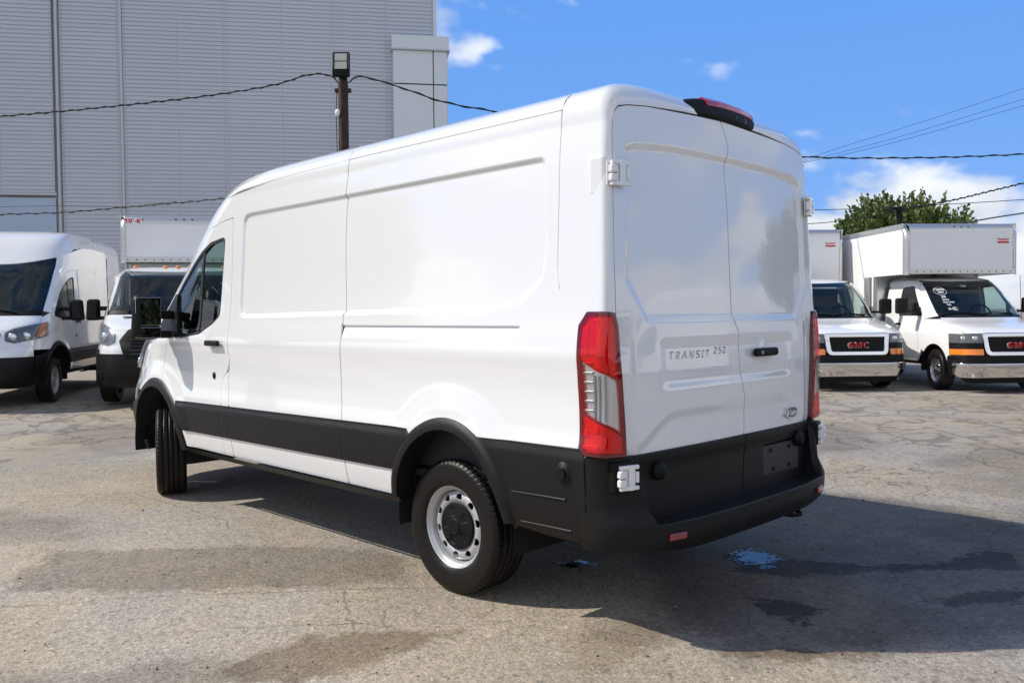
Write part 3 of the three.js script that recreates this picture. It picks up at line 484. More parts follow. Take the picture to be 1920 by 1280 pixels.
function buildVan(name, label, group, o) {
  const van = thing(name, label, 'van', group);
  const k = o.res ?? 1, main = !!o.main, both = (g) => merge([g, mirrorZ(g)]);
  const R2 = [0.03 * k, 0.02 * k], sgn = -1;
  const P = (out, opt = {}) => panel(out, opt.map ?? sideMap, { res: R2, sign: sgn, ...opt });
  const arch = (rx, ry, a0, a1, n = 24) => ellipsePts(archC[0], archC[1], rx, ry, a0, a1, n), farch = (rx, ry, a0, a1, n = 24) => ellipsePts(3.60, 0.42, rx, ry, a0, a1, n);
  const g = 0.0062;
  const sidePart = (n, geo, mat, lab) => { part(n, geo, mat, van, lab); part(n, mirrorZ(geo), mat, van, lab); };
  if (o.cargo !== false) {
    // rear side panel
    const us = main ? [2.212, 2.18, -0.575, -0.545, 0.918].concat(Array.from({ length: 9 }, (_, i) => -0.74 + i * 0.012)) : [], vs = main ? Array.from({ length: 10 }, (_, i) => 2.17 + i * 0.006).concat([1.416, 1.410, 1.404, 1.398, 1.338], Array.from({ length: 7 }, (_, i) => 1.445 + i * 0.009)) : [];
    const q = [...alongX(gutter, -0.771, 0.930, 8, -0.004), ...along(vseam, 2.39, 0.47, 26, -g), ...(() => { const a = arch(0.46, 0.54, 9.5, 116, 26); return a; })(), [-0.36, 0.866], [-0.945, 0.872], [-0.944, 1.15], [-0.944, 1.395], [-0.93, 1.432], [-0.80, 1.587], [-0.787, 1.70], [-0.782, 2.03], [-0.775, 2.2]];
    sidePart('side_panel', P(q, { us, vs }), M.paint);
    // ring round the doors
    const sg = [], s0 = SEC.ofY(1.478), s1 = -s0, sx = (sig) => { const c = SEC.at(sig); return pchip([1.478, 1.587, 1.70, 2.03, 2.2, 2.40, 2.47, 2.6], [-0.89, -0.807, -0.794, -0.789, -0.782, -0.780, -0.786, -0.786])(c.y); };
    const NS = 90; for (let i = 0; i <= NS; i++) { const s = lerp(s0, s1, i / NS); sg.push([ringEnd(s), s]); } const ch = [[-0.982, SEC.ofY(1.4752)], [-0.942, SEC.ofY(1.4185)], [-0.9255, SEC.ofY(1.434)]]; for (const [t, q] of ch) sg.push([t, -q]); for (let i = NS; i >= 0; i--) { const s = lerp(s0, s1, i / NS); sg.push([sx(s), s]); } for (const [t, q] of ch.slice().reverse()) sg.push([t, q]);
    part('door_surround', panel(sg, ringMap, { res: [main ? 0.012 : 0.03, main ? 0.03 : 0.06], sign: -1 }), M.paint, van);
    // roof
    const zr = (x) => B.S(x, gutter(x));
    const roofP = (x0, x1) => [...alongX((x) => -zr(x), x0, x1, 20, 0.0012), ...alongX((x) => zr(x), x1, x0, 20, -0.0012)];
    part('roof_panel', panel(roofP(-0.773, 0.929), topMap, { res: [0.1, 0.035], sign: -1, zs: [] , vs: [-0.9, -0.89, -0.88, -0.87, 0.87, 0.88, 0.89, 0.9] }), M.paint, van);
    const ribs = []; for (let i = 0; i < 6; i++) { const z = -0.6 + i * 0.24; ribs.push(sheet(2, 20, (u, v) => { const x = lerp(-0.70, 0.85, v), zz = z + (u - 0.5) * 0.09; return V(x, B.T(x, zz) + (u > 0.2 && u < 0.8 ? 0.008 : -0.002), zz); })); } for (const q of ribs) part('roof_rib', q, M.paint, van);
    const wt = (z) => 2.22 + 0.065 * (z / 0.8) ** 2, fr = Array.from({ length: 21 }, (_, i) => { const z = -0.805 + 1.61 * i / 20; return [B.FR(z, wt(z)), z]; });
    part('roof_panel', panel([...alongX((x) => -zr(x), 0.937, 2.78, 40, 0.0006), ...fr, ...alongX((x) => zr(x), 2.78, 0.937, 40, -0.0006)], topMap, { res: [0.05 * k, 0.04 * k], sign: -1 }), M.paint, van);
    // mid side panel and the strip over the door
    const ap = along((y) => B.xa(y), 1.46, 2.27, 14);
    const mid = [...along(vseam, 0.47, 2.39, 26, g), ...alongX(gutter, 0.940, 2.80, 40, -0.003), ...ap.slice().reverse(), [3.66, 1.435], [3.50, 1.60], [3.24, 1.83], [3.02, 1.985], [2.80, 2.108], [2.709, 2.133], [2.539, 2.163], [2.360, 2.183], ...along(bSeam, 2.165, 0.47, 22, -0.004)];
    sidePart('side_panel', P(mid, { us, vs }), M.paint);
  } else {
    const zr = (x) => B.S(x, gutter(x)), wt = (z) => 2.22 + 0.065 * (z / 0.8) ** 2, fr = Array.from({ length: 21 }, (_, i) => { const z = -0.805 + 1.61 * i / 20; return [B.FR(z, wt(z)), z]; });
    part('roof_panel', panel([...alongX((x) => -zr(x), 2.0, 2.78, 10, 0.0006), ...fr, ...alongX((x) => zr(x), 2.78, 2.0, 10, -0.0012)], topMap, { res: [0.05 * k, 0.04 * k], sign: -1 }), M.paint, van);
    const ap = along((y) => B.xa(y), 1.46, 2.27, 14);
    sidePart('side_panel', P([[2.0, 0.47], [2.0, 2.365], ...alongX(gutter, 2.02, 2.80, 10, -g), ...ap.slice().reverse(), [3.66, 1.435], [3.50, 1.60], [3.24, 1.83], [3.02, 1.985], [2.80, 2.108], [2.539, 2.163], [2.362, 2.180], ...along(bSeam, 2.165, 0.47, 12)]), M.paint);
  }
  // front door with its window opening
  const win = rounded([[2.452, 2.053], [2.492, 1.478], [2.60, 1.415], [2.80, 1.338], [3.12, 1.305], [3.60, 1.375], [3.42, 1.56], [3.22, 1.74], [3.02, 1.88], [2.86, 1.965], [2.70, 2.025]], [0.05, 0.06, 0.05, 0.05, 0.05, 0.05, 0.05, 0.05, 0.05, 0.05, 0.05]);
  const arcD = farch(0.53, 0.53, 5, 5, 0);
  const doorOut = [...along(doorRear, 0.47, 2.165, 34), [2.367, 2.172], [2.539, 2.155], [2.709, 2.125], [2.80, 2.100], [3.02, 1.977], [3.235, 1.822], [3.49, 1.593], [3.645, 1.43], [3.63, 1.375], ...along(fendSeam, 1.34, 0.93, 8, -0.006), ...farch(0.53, 0.53, 107, 174, 12)];
  sidePart('door', P(doorOut, { holes: [win], flange: 0.03 }), M.paint);
  sidePart('pillar_panel', P([...along(bSeam, 0.47, 1.075, 14, 0.008), ...along(doorRear, 1.06, 0.47, 14, -0.007)]), M.paint);
  const wo = rounded([[2.446, 2.060], [2.486, 1.470], [2.597, 1.408], [2.80, 1.330], [3.12, 1.297], [3.61, 1.368], [3.43, 1.568], [3.225, 1.748], [3.025, 1.889], [2.862, 1.974], [2.70, 2.034]], 0.05), wi = rounded([[2.474, 2.034], [2.511, 1.490], [2.61, 1.430], [2.80, 1.357], [3.12, 1.323], [3.56, 1.388], [3.405, 1.55], [3.20, 1.726], [3.008, 1.862], [2.852, 1.945], [2.70, 2.003]], 0.05);
  sidePart('window_seal', P(wo, { holes: [wi], off: -0.006, flange: 0.012, map: plainSide }), M.seal);
  const glassL = P(wi, { off: -0.014, flange: 0, map: plainSide }); part('window', glassL, M.glass, van); part('window', mirrorZ(glassL), M.glass, van);
  sidePart('window_bar', P([[2.813, 1.965], [2.836, 1.962], [2.848, 1.35], [2.824, 1.353]], { off: -0.008, flange: 0.01, map: plainSide }), M.seal);
  sidePart('mirror_sail', P(rounded([[3.15, 1.305], [3.60, 1.372], [3.545, 1.45], [3.40, 1.575], [3.30, 1.66], [3.265, 1.60], [3.19, 1.40]], 0.03), { off: 0.008, flange: 0.02, map: plainSide }), M.plastic);
  // fender
  const fe = [...along(fendSeam, 1.34, 0.955, 8, 0.006), ...farch(0.53, 0.53, 102, 62, 8), [3.97, 0.86], ...along((y) => B.xa(y), 0.86, 1.36, 10), [3.70, 1.42], [3.66, 1.425], [3.642, 1.37]];
  sidePart('fender', P(fe), M.paint);
  // windscreen, hood, face
  const ws = (a, b, f, n) => Array.from({ length: n + 1 }, (_, i) => { const y = a + (b - a) * i / n; return [f * B.W(y), y]; });
  const wTop = Array.from({ length: 21 }, (_, i) => { const z = 0.79 - 1.58 * i / 20; return [z, 2.205 + 0.065 * (z / 0.8) ** 2]; });
  part('windscreen', panel([...ws(1.47, 2.26, 0.845, 10), ...wTop, ...ws(2.26, 1.47, -0.845, 10)], frontMap, { res: [0.1, 0.05], sign: -1, flange: 0 }), M.glass, van);
  const fritOut = [...ws(1.46, 2.27, 0.858, 12), ...wTop.map(([z, y]) => [z, y + 0.012]), ...ws(2.27, 1.46, -0.858, 12)], fritIn = [...ws(1.53, 2.17, 0.80, 12), ...Array.from({ length: 11 }, (_, i) => { const z = 0.74 - 1.48 * i / 10; return [z, 2.135 + 0.04 * (z / 0.74) ** 2]; }), ...ws(2.17, 1.53, -0.80, 12)];
  part('windscreen_border', panel(fritOut, frontMap, { res: [0.1, 0.05], sign: -1, off: -0.004, holes: [fritIn], flange: 0.01 }), M.gloss, van);
  part('cowl', panel([...ws(1.385, 1.455, 0.85, 3), ...ws(1.455, 1.385, -0.85, 3)], frontMap, { res: [0.1, 0.03], sign: -1, off: -0.004 }), M.plasticDark, van);
  part('hood', panel([...ws(1.150, 1.38, 0.853, 10), ...ws(1.38, 1.150, -0.853, 10)], frontMap, { res: [0.04, 0.02], sign: -1 }), M.paint, van);
  const wip = []; for (const s of [-1, 1]) wip.push(tube([[4.03, 1.43, 0.55 * s], [4.0, 1.475, 0.30 * s], [3.99, 1.49, 0.02 * s]].map(([x, y, z]) => [B.FR(z, y) + 0.02, y, z]), 0.012, 12, 5));
  part('wiper', wip[0], M.plasticDark, van); part('wiper', wip[1], M.plasticDark, van);
  part('hood_vent', box(0.02, 0.02, 0.55, 0, 0, 0), M.plasticDark, van).position.set(B.FR(0.3, 1.345) + 0.012, 1.345, 0.30);
  const bt = o.bumperTop ?? 0.72;
  part('front_panel', panel([...ws(bt, 1.143, 0.853, 8), ...ws(1.143, bt, -0.853, 8)], frontMap, { res: [0.06, 0.04], sign: -1 }), M.paint, van);
  const bumpSkin = panel([...ws(0.30, bt - 0.006, 0.853, 8), ...ws(bt - 0.006, 0.30, -0.853, 8)], frontMap, { res: [0.06, 0.04], sign: -1, off: 0.012 });
  const bumpSide = panel([[3.93, 0.42], [3.98, 0.345], ...along((y) => B.xa(y), 0.33, bt - 0.006, 8), [4.03, bt - 0.006 + 0.06], [3.99, bt + 0.06], ...farch(0.50, 0.52, 48, 0, 8)], plainSide, { res: [0.04, 0.04], sign: -1, off: 0.018 });
  part('front_bumper', bumpSkin, M.plastic, van); part('bumper_end', bumpSide, M.plastic, van); part('bumper_end', mirrorZ(bumpSide), M.plastic, van);
  // grille and headlamps
  if (o.face === 'hex') {
    const hx = rounded([[-0.54, 0.98], [-0.42, 1.15], [0.42, 1.15], [0.54, 0.98], [0.44, 0.74], [-0.44, 0.74]], 0.05);
    part('grille', panel(hx, frontMap, { res: [0.06, 0.05], sign: -1, off: 0.02, flange: 0.03 }), M.plasticDark, van);
    const bars = []; for (let i = 0; i < 7; i++) { const y = 0.785 + i * 0.05; bars.push(panel([[-0.37, y], [0.37, y], [0.37, y + 0.018], [-0.37, y + 0.018]], frontMap, { res: [0.1, 0.02], sign: -1, off: 0.032, flange: 0.01 })); } part('grille_bar', bars, M.gloss, van);
  } else {
    const hx = rounded([[-0.50, 1.13], [0.50, 1.13], [0.42, 0.84], [-0.42, 0.84]], 0.05);
    part('grille', panel(hx, frontMap, { res: [0.06, 0.05], sign: -1, off: 0.014, flange: 0.02 }), M.plasticDark, van);
    const bars = []; for (let i = 0; i < 3; i++) { const y = 0.88 + i * 0.075; bars.push(panel([[-0.43, y], [0.43, y], [0.44, y + 0.03], [-0.44, y + 0.03]], frontMap, { res: [0.1, 0.02], sign: -1, off: 0.028, flange: 0.02 })); } part('grille_bar', bars, M.chrome, van);
  }
  const wrap = (u, y) => { const f = u; const z = f * B.W(y); return V(B.FR(z, y), y, z); }; // chart by share of the half width
  const hl = (o.face === 'hex') ? rounded([[0.60, 0.96], [0.60, 1.07], [0.68, 1.17], [0.90, 1.265], [0.925, 1.10], [0.88, 0.95], [0.70, 0.92]], 0.03) : rounded([[0.55, 1.00], [0.53, 1.12], [0.62, 1.18], [0.925, 1.275], [0.945, 1.07], [0.90, 1.03], [0.66, 0.965]], 0.03);
  if (main) for (const q of hl) q[0] = 0.53 + (q[0] - 0.53) * 0.9;
  for (const s of [-1, 1]) {
    const fl = (gg) => s > 0 ? gg : mirrorZ(gg), L = new THREE.Group(); L.name = 'headlamp'; van.add(L);
    part('lamp_housing', fl(panel(hl, wrap, { res: [0.03, 0.04], sign: -1, off: 0.006, flange: 0.02 })), M.bezel, L);
    const dx = o.face === 'hex' ? 0.76 : 0.63, d2 = o.face === 'hex' ? 0.76 : 0.78;
    for (const [u, y, r] of [[dx, 1.06, 0.062], [d2, 1.07, o.face === 'hex' ? 0.03 : 0.062]]) { const p = wrap(s * u, y), e = new THREE.SphereGeometry(r, 16, 10); e.scale(0.45, 1, 1); e.translate(p.x + 0.008, p.y, p.z); part('reflector', e, M.refl, L); }
    if (o.face !== 'hex' && !main) part('side_marker', fl(panel(rounded([[0.87, 1.045], [0.885, 1.25], [0.92, 1.26], [0.935, 1.08]], 0.01), wrap, { res: [0.03, 0.04], sign: -1, off: 0.012, flange: 0.008 })), M.orange, L);
    part('lens', fl(panel(hl, wrap, { res: [0.03, 0.04], sign: -1, off: 0.03, flange: 0.02 })), M.head, L);
    if (o.face === 'hex') part('fog_lamp', [fl(panel(rounded([[0.80, 0.42], [0.80, 0.53], [0.96, 0.55], [0.94, 0.44]], 0.02), wrap, { res: [0.05, 0.05], sign: -1, off: 0.02 }))], M.gloss, L);
  }
  // black lower trim
  const mTop = (x) => 0.858 - 0.0125 * x, trimMap = (x, y) => { const p = sideMap(x, y); p.z -= 0.015 * sstep(mTop(x), mTop(x) - 0.05, y) - 0.004 * sstep(mTop(x) - 0.19, mTop(x) - 0.24, y); return p; };
  const trim = (pts, lab) => sidePart('side_moulding', P(pts, { map: trimMap, off: 0.002, flange: 0.016, bevel: 0.004 }), M.plastic, lab);
  const mT = (x) => 0.858 - 0.0125 * x, mB = (x) => 0.624 - 0.0075 * x;
  const strip = (fa, fb) => [[fa(0.62) + 0.003, mB(fa(0.62))], ...along(fa, 0.63, 0.84, 4, 0.003), [fa(0.84) + 0.003, mT(fa(0.84))], [fb(0.84) - 0.003, mT(fb(0.84))], ...along(fb, 0.84, 0.63, 4, -0.003), [fb(0.62) - 0.003, mB(fb(0.62))]];
  if (o.cargo !== false) {
    trim([[vseam(0.62) - 0.003, mB(0.88)], ...along(vseam, 0.63, 0.85, 4, -0.003), [vseam(0.85) - 0.003, mT(0.88)], [0.262, mT(0.26)], ...arch(0.475, 0.55, 52, 26, 6), [0.385, mB(0.4)]]);
    trim(strip(vseam, bSeam));
    // quarter trim behind the rear wheel
    const qt = [...arch(0.475, 0.55, 118, 174, 12), [-0.56, 0.462], [-0.75, 0.448], [-1.0, 0.445], [-0.995, 0.66], [-0.985, 0.826], [-0.955, 0.864], [-0.36, 0.862]];
    for (const pts of [[[-0.545, 0.628], [-0.72, 0.633], [-0.885, 0.636]], [[-0.585, 0.487], [-0.76, 0.490], [-0.90, 0.492]]]) { const q = tube(pts.map(([x, y]) => [x, y, -(B.W(y) + 0.016)]), 0.0045, 16, 8); sidePart('trim_ridge', q, M.ridge); }
    sidePart('quarter_trim', P(qt, { off: 0.010, map: (x, y) => V(x, y, -(B.W(y) - dent(x, y) * 0.6 - 0.010 * sstep(0.81, 0.866, y) + 0.006 * sstep(0.63, 0.62, y))) }), M.plastic);
  }
  trim(strip(bSeam, doorRear)); trim([[doorRear(0.62) + 0.003, mB(2.44)], ...along(doorRear, 0.63, 0.83, 4, 0.003), [doorRear(0.83) + 0.003, mT(2.44)], [3.17, mT(3.17)], [3.10, 0.70], [3.03, mB(3.03)]]);
  sidePart('sill_step', sheet(30, 8, (u, v) => { const x = lerp(o.cargo === false ? 2.0 : 0.36, 3.06, u), a = v * Math.PI * 1.35 - 0.4; return V(x, 0.437 - 0.004 * x * 0 + 0.028 * Math.sin(a + 0.4), -(0.998 + 0.032 * Math.cos(a - 1.2))); }), M.plastic);
  // wheel-arch flares
  const flare = (cx, cy, rx, ry, ix, iy, a0, a1) => sheet(48, 8, (u, v) => { const a = lerp(a0, a1, u) * Math.PI / 180, q = Math.min(1, v / 0.8), x = cx + lerp(rx, ix, q) * Math.cos(a), y = cy + lerp(ry, iy, q) * Math.sin(a), wv = B.S(x, Math.max(0.4, y)); const off = v < 0.9 ? 0.010 + 0.024 * Math.pow(Math.sin(Math.min(1, q * 1.6) * Math.PI / 2), 0.8) : -0.07; return V(x, y, -(wv + off)); });
  if (o.cargo !== false) sidePart('wheel_arch_flare', flare(archC[0], archC[1], 0.50, 0.570, 0.425, 0.495, 10, 171), M.plastic);
  sidePart('wheel_arch_flare', flare(3.60, 0.42, 0.575, 0.565, 0.495, 0.485, -4, 178), M.plastic);
  // wheel houses
  const house = (cx, cy, rx, ry) => sheet(24, 1, (u, v) => { const a = u * Math.PI * 1.1 - 0.15; return V(cx + rx * Math.cos(a), cy + ry * Math.sin(a), v ? -0.55 : -1.0); });
  const wall = (cx, cy, r) => { const q = new THREE.CircleGeometry(r, 24, -0.1, Math.PI + 0.2); q.translate(cx, cy, -0.55); return q; };
  const houses = [house(3.60, 0.40, 0.50, 0.50), wall(3.60, 0.42, 0.55)]; if (o.cargo !== false) houses.push(house(archC[0], archC[1], 0.45, 0.52), wall(archC[0], archC[1], 0.55));
  for (const q of houses) { part('wheel_house', q, M.under, van); part('wheel_house', mirrorZ(q), M.under, van); }
  // under the floor
  const und = [box(o.cargo === false ? 1.9 : 3.0, 0.16, 1.5, o.cargo === false ? 2.7 : 1.75, 0.46, 0), box(0.3, 0.14, 1.5, -0.72, 0.50, 0), box(0.9, 0.22, 0.9, 4.1, 0.40, 0), cyl(0.05, 0.05, 1.7, 'z', FW, 0.34, 0), box(3.9, 0.1, 0.08, 1.6, 0.42, 0.45), box(3.9, 0.1, 0.08, 1.6, 0.42, -0.45)];
  if (o.cargo !== false) und.push(cyl(0.055, 0.055, 1.6, 'z', RW, 0.352, 0), (() => { const s = new THREE.SphereGeometry(0.16, 16, 12); s.translate(RW, 0.352, 0); return s; })(), cyl(0.11, 0.11, 0.7, 'x', 0.9, 0.33, 0.3), tube([[0.5, 0.33, 0.3], [-0.4, 0.4, 0.42], [-0.95, 0.36, 0.5]], 0.035, 20, 8), box(1.3, 0.02, 0.07, -0.1, 0.30, 0.55), box(1.3, 0.02, 0.07, -0.1, 0.30, -0.55));
  und.forEach((q, i) => part(i === 3 || i === 6 ? 'axle' : 'chassis_member', q, M.under, van));
  // cab inside
  const inn = [box(0.04, 1.7, 1.78, 2.12, 1.35, 0), box(2.0, 0.06, 1.80, 2.9, 0.62, 0), rbox(0.55, 0.40, 1.72, 0.08, 3.62, 1.17, 0), rbox(0.30, 0.10, 0.40, 0.04, 3.40, 1.36, -0.38)];
  for (const q of inn) part('cab_trim', q, M.interior, van);
  sidePart('door_trim', P(doorOut, { holes: [win], off: -0.05, flange: 0, res: [0.1, 0.1], map: plainSide }), M.interior);
  part('headliner', panel([[2.1, -0.84], [2.6, -0.80], [2.78, -0.6], [2.9, 0], [2.78, 0.6], [2.6, 0.80], [2.1, 0.84]], topMap, { res: [0.12, 0.12], sign: -1, off: -0.05, flange: 0 }), M.interiorLight, van);
  for (const z of [-0.5, 0.5]) part('seat', [rbox(0.50, 0.16, 0.50, 0.06, 2.72, 0.98, z), rbox(0.16, 0.66, 0.50, 0.06, 2.40, 1.36, z, 0, 0, 0.16), rbox(0.10, 0.20, 0.27, 0.04, 2.32, 1.79, z)], M.seat, van);
  { const t = new THREE.TorusGeometry(0.19, 0.016, 8, 28); t.rotateY(Math.PI / 2); t.rotateZ(0.5); t.translate(3.22, 1.38, -0.42); part('steering_wheel', [t, box(0.03, 0.05, 0.34, 3.22, 1.38, -0.42, 0, 0, 0.5), tube([[3.22, 1.38, -0.42], [3.5, 1.18, -0.42]], 0.04, 4, 8)], M.plasticDark, van); }
  // outside mirrors
  for (const s of [-1, 1]) {
    const f = s < 0 ? (q) => q : mirrorZ, Mi = new THREE.Group(); Mi.name = 'mirror'; van.add(Mi);
    const cx = 3.30, cy = 1.470, cz = -1.225;
    const hs = rbox(0.14, 0.345, 0.225, 0.045, 0, 0, 0, 0, 0, 0, 3); { const p = hs.attributes.position; for (let i = 0; i < p.count; i++) { const y = p.getY(i), x = p.getX(i); p.setZ(i, p.getZ(i) * (1 - 0.10 * sstep(0.0, 0.18, y)) - (x > 0 ? p.getZ(i) * 0.25 : 0) + 0.012 * (y > 0 ? y / 0.17 : 0)); } hs.computeVertexNormals(); }
    hs.rotateY(0.06); hs.translate(cx, cy, cz);
    part('mirror_housing', f(hs), M.plastic, Mi);
    const gl = (w, h, y, dz, ry) => { const q = rbox(0.006, h, w, 0.002); q.rotateY(ry); q.translate(cx - 0.084, cy + y, cz + dz); return f(q); };
    part('mirror_glass', gl(0.182, 0.215, 0.045, 0.004, -0.26), M.mirror, Mi); part('mirror_glass', gl(0.182, 0.080, -0.118, 0.002, -0.24), M.mirror, Mi);
    for (const q of [rbox(0.10, 0.06, 0.16, 0.025, cx + 0.02, cy - 0.135, -1.06), rbox(0.07, 0.07, 0.12, 0.02, cx + 0.02, cy + 0.02, -1.05)]) part('mirror_arm', f(q), M.plastic, Mi);
  }
  // handles
  for (const s of [-1, 1]) {
    const f = s < 0 ? (q) => q : mirrorZ;
    const cup = new THREE.SphereGeometry(0.052, 20, 12); cup.scale(0.85, 1, 0.12); cup.translate(2.525, 1.267, -1.020);
    const H = part('door_handle', f(rbox(0.205, 0.042, 0.028, 0.013, 2.53, 1.278, -1.048)), M.plastic, van); part('handle_cup', f(cup), M.paint, H);
    const kh = new THREE.SphereGeometry(0.024, 16, 10); kh.scale(0.8, 1.1, 0.35); kh.translate(2.565, 1.040, -1.017); part('lock_cover', f(kh), M.plastic, van);
  }
  const fine = main;
  wheel(van, FW, 0.352, -0.872, o.steer ?? 0, fine, o.wheel); wheel(van, FW, 0.352, 0.872, o.steer ?? 0, false, o.wheel);
  if (o.cargo !== false) { wheel(van, RW, 0.352, -0.866, 0, fine, o.wheel); wheel(van, RW, 0.352, 0.866, 0, false, o.wheel); }
  // ---------------------------------------------------------------- rear
  if (o.cargo !== false) {
    const dres = main ? [0.016, 0.012] : [0.06, 0.05];
    const gap = 0.0062, botY = 0.832;
    const left = [...along(seamC, botY + 0.002, 2.436, 44, -gap), ...doorEdgeL.slice(0, -2).reverse().map(([z, y]) => [z, y]), [-0.882, botY]], right = [...along(seamC, botY + 0.002, 2.436, 44, gap), ...doorEdgeL.slice(0, -2).reverse().map(([z, y]) => [-z, y]), [0.882, botY]];
    part('rear_door', panel(left, doorMap, { res: dres, sign: 1, flange: 0.03 }), M.paint, van); part('rear_door', panel(right, doorMap, { res: dres, sign: 1, flange: 0.03 }), M.paint, van);
    const lowMap = (z, y) => V(RD(z, y) + 0.010 * sstep(0.80, 0.74, y) - 0.004, y, z);
    const plR = rounded([[0.30, 0.578], [0.30, 0.755], [0.76, 0.755], [0.76, 0.578]], 0.03);
    part('rear_door_trim', panel([...along(seamC, 0.46, 0.826, 8, -gap), [-0.872, 0.826], [-0.86, 0.46]], lowMap, { res: [0.06, 0.05], sign: 1, flange: 0.03 }), M.plastic, van);
    part('rear_door_trim', panel([...along(seamC, 0.46, 0.826, 8, gap), [0.872, 0.826], [0.86, 0.46]], lowMap, { res: [0.06, 0.05], sign: 1, flange: 0.03, holes: [plR] }), M.plastic, van);
    const plate = part('plate_holder', panel(rounded([[0.27, 0.565], [0.27, 0.775], [0.79, 0.775], [0.79, 0.565]], 0.03), (z, y) => V(RD(z, y) + 0.035, y, z), { res: [0.1, 0.1], sign: 1, flange: 0.01 }), M.plasticDark, van);
    part('plate', panel(rounded([[0.325, 0.572], [0.325, 0.735], [0.735, 0.735], [0.735, 0.572]], 0.02), (z, y) => V(RD(0.5, y) + 0.016, y, z), { res: [0.1, 0.1], sign: 1, flange: 0.012 }), std(rgb(0.032, 0.031, 0.03), 0.55), plate);
    const bolts = []; for (const [z, y] of [[0.41, 0.71], [0.62, 0.71], [0.44, 0.605], [0.62, 0.605]]) bolts.push(cyl(0.011, 0.011, 0.012, 'x', RD(0.5, y) + 0.012, y, z, 10)); for (const q of bolts) part('plate_bolt', q, M.seal, plate);
    for (const z of [-0.665, 0.70]) { const q = new THREE.SphereGeometry(0.045, 20, 14); q.scale(0.65, 1, 1); q.translate(RD(z, 0.745) - 0.01, 0.745, z); part('door_stop', q, M.plasticDark, van); }
    part('rear_handle', rbox(0.032, 0.045, 0.235, 0.016, RD(0.29, 1.255) - 0.020, 1.256, 0.287), M.plasticDark, van);
    { const q = new THREE.SphereGeometry(0.055, 20, 12); q.scale(0.12, 1.35, 0.9); q.translate(RD(0.29, 1.255) + 0.008, 1.256, 0.29); part('rear_handle_cup', q, M.paint, van); }
    part('lock_cover', cyl(0.010, 0.010, 0.006, 'x', RD(0.22, 1.25) - 0.037, 1.256, 0.215, 14), M.steel, van);
    // lettering and oval badge
    if (main) {
      const put = (gg, z, y, dx) => { gg.rotateY(-Math.PI / 2); gg.translate(RD(z, y) + dx, y, z); return gg; };
      { const word = (str, z0, z1, y, size, sx) => { const w = [...str].map((ch) => ch === 'I' ? 0.45 : 1), tot = w.reduce((a, b) => a + b, 0); let z = z0; [...str].forEach((ch, i) => { const c = z + w[i] / tot * (z1 - z0) / 2; z += w[i] / tot * (z1 - z0); part('letter', put(text(ch, size, 0.004, fontThin, sx, 0.2), c, lerp(y, y + 0.02 * 0, i / 6), 0.009), M.chrome, van); }); }; word('TRANSIT', -0.575, -0.225, 1.268, 0.036, 1.35); word('250', -0.20, -0.075, 1.280, 0.034, 1.25); }
      const badge = new THREE.Group(); badge.name = 'oval_badge'; van.add(badge);
      const ov = new THREE.CylinderGeometry(1, 1, 1, 40); ov.rotateZ(Math.PI / 2); const e1 = ov.clone(); e1.scale(0.012, 0.034, 0.072); e1.translate(RD(0.62, 0.9) - 0.0, 0.902, 0.625); part('badge_rim', e1, M.chrome, badge);
      const e2 = ov.clone(); e2.scale(0.016, 0.028, 0.064); e2.translate(RD(0.62, 0.9) - 0.0, 0.902, 0.625); part('badge_face', e2, phys(rgb(0.01, 0.02, 0.06), 0.1, { clearcoat: 1 }), badge);
      part('badge_letters', put(text('Ford', 0.032, 0.003, fontSerif, 1.2, 0.25), 0.625, 0.902, -0.009), M.chrome, badge);
    }
    // lamps
    const yB = 0.848, sT = SEC.ofY(1.472), sB = SEC.ofY(yB), re = (s) => ringEnd(s, 0.008);
    const cutL = (m, sa, sb, n) => Array.from({ length: n + 1 }, (_, i) => { const s = lerp(sa, sb, i / n); return [re(s) + m, s]; });
    const yS = SEC.ofY, lampO = [[-0.985, sT], [-0.945, yS(1.415)], [-0.947, yS(1.15)], [-0.965, yS(0.875)], [-0.99, sB], ...cutL(0, sB, yS(1.42), 12), [re(yS(1.44)) + 0.022, sT]];
    const inset = (p, q) => { const cu = p.reduce((a, b) => a + b[0], 0) / p.length; return p.map(([t, s]) => [t + Math.sign(cu - t) * Math.min(q, Math.abs(cu - t)), Math.max(sB + q, Math.min(sT - q, s))]); };
    const ringPlain = ringMap, lensO = inset(lampO, 0.011);
    for (const s of [-1, 1]) {
      const f = s < 0 ? (q) => q : mirrorZ, L = new THREE.Group(); L.name = 'tail_lamp'; van.add(L); const lr = main ? [0.012, 0.03] : [0.04, 0.08];
      part('lamp_body', f(panel(lampO, ringPlain, { res: lr, sign: -1, off: 0.001, flange: 0.04, bevel: 0.004 })), M.redDark, L);
      const tl = -0.953, tr = (q) => re(q) + 0.013;
      const a1 = yS(1.268), a2 = yS(1.168), b1 = yS(1.030), b2 = yS(0.945), TR = tr(a2), TRb = tr(b2);
      const clearO = rounded([[tl - 0.018, a1], [tl - 0.028, b1], [TRb + 0.006, b2], [TR + 0.006, a2]], 0.006, 2);
      const full = [[-0.990, sT - 0.011], [-0.956, yS(1.409)], [-0.957, yS(1.15)], [-0.975, yS(0.88)], [-0.997, sB + 0.011], ...cutL(0.010, sB + 0.011, yS(1.417), 14), [re(yS(1.44)) + 0.030, sT - 0.011]];
      part('lamp_bezel', f(panel(lampO, ringPlain, { res: lr, sign: -1, off: 0.014, flange: 0.025, bevel: 0.005, holes: [full] })), M.redDark, L);
      const upper = [...lensO.filter(([t, q]) => q > a1 && t > -1.02), [tl - 0.004, a1 + 0.004], [TR, a2 + 0.006], ...cutL(0.012, a2 + 0.02, yS(1.42), 6), [re(yS(1.44)) + 0.030, sT - 0.011]].sort(() => 0);
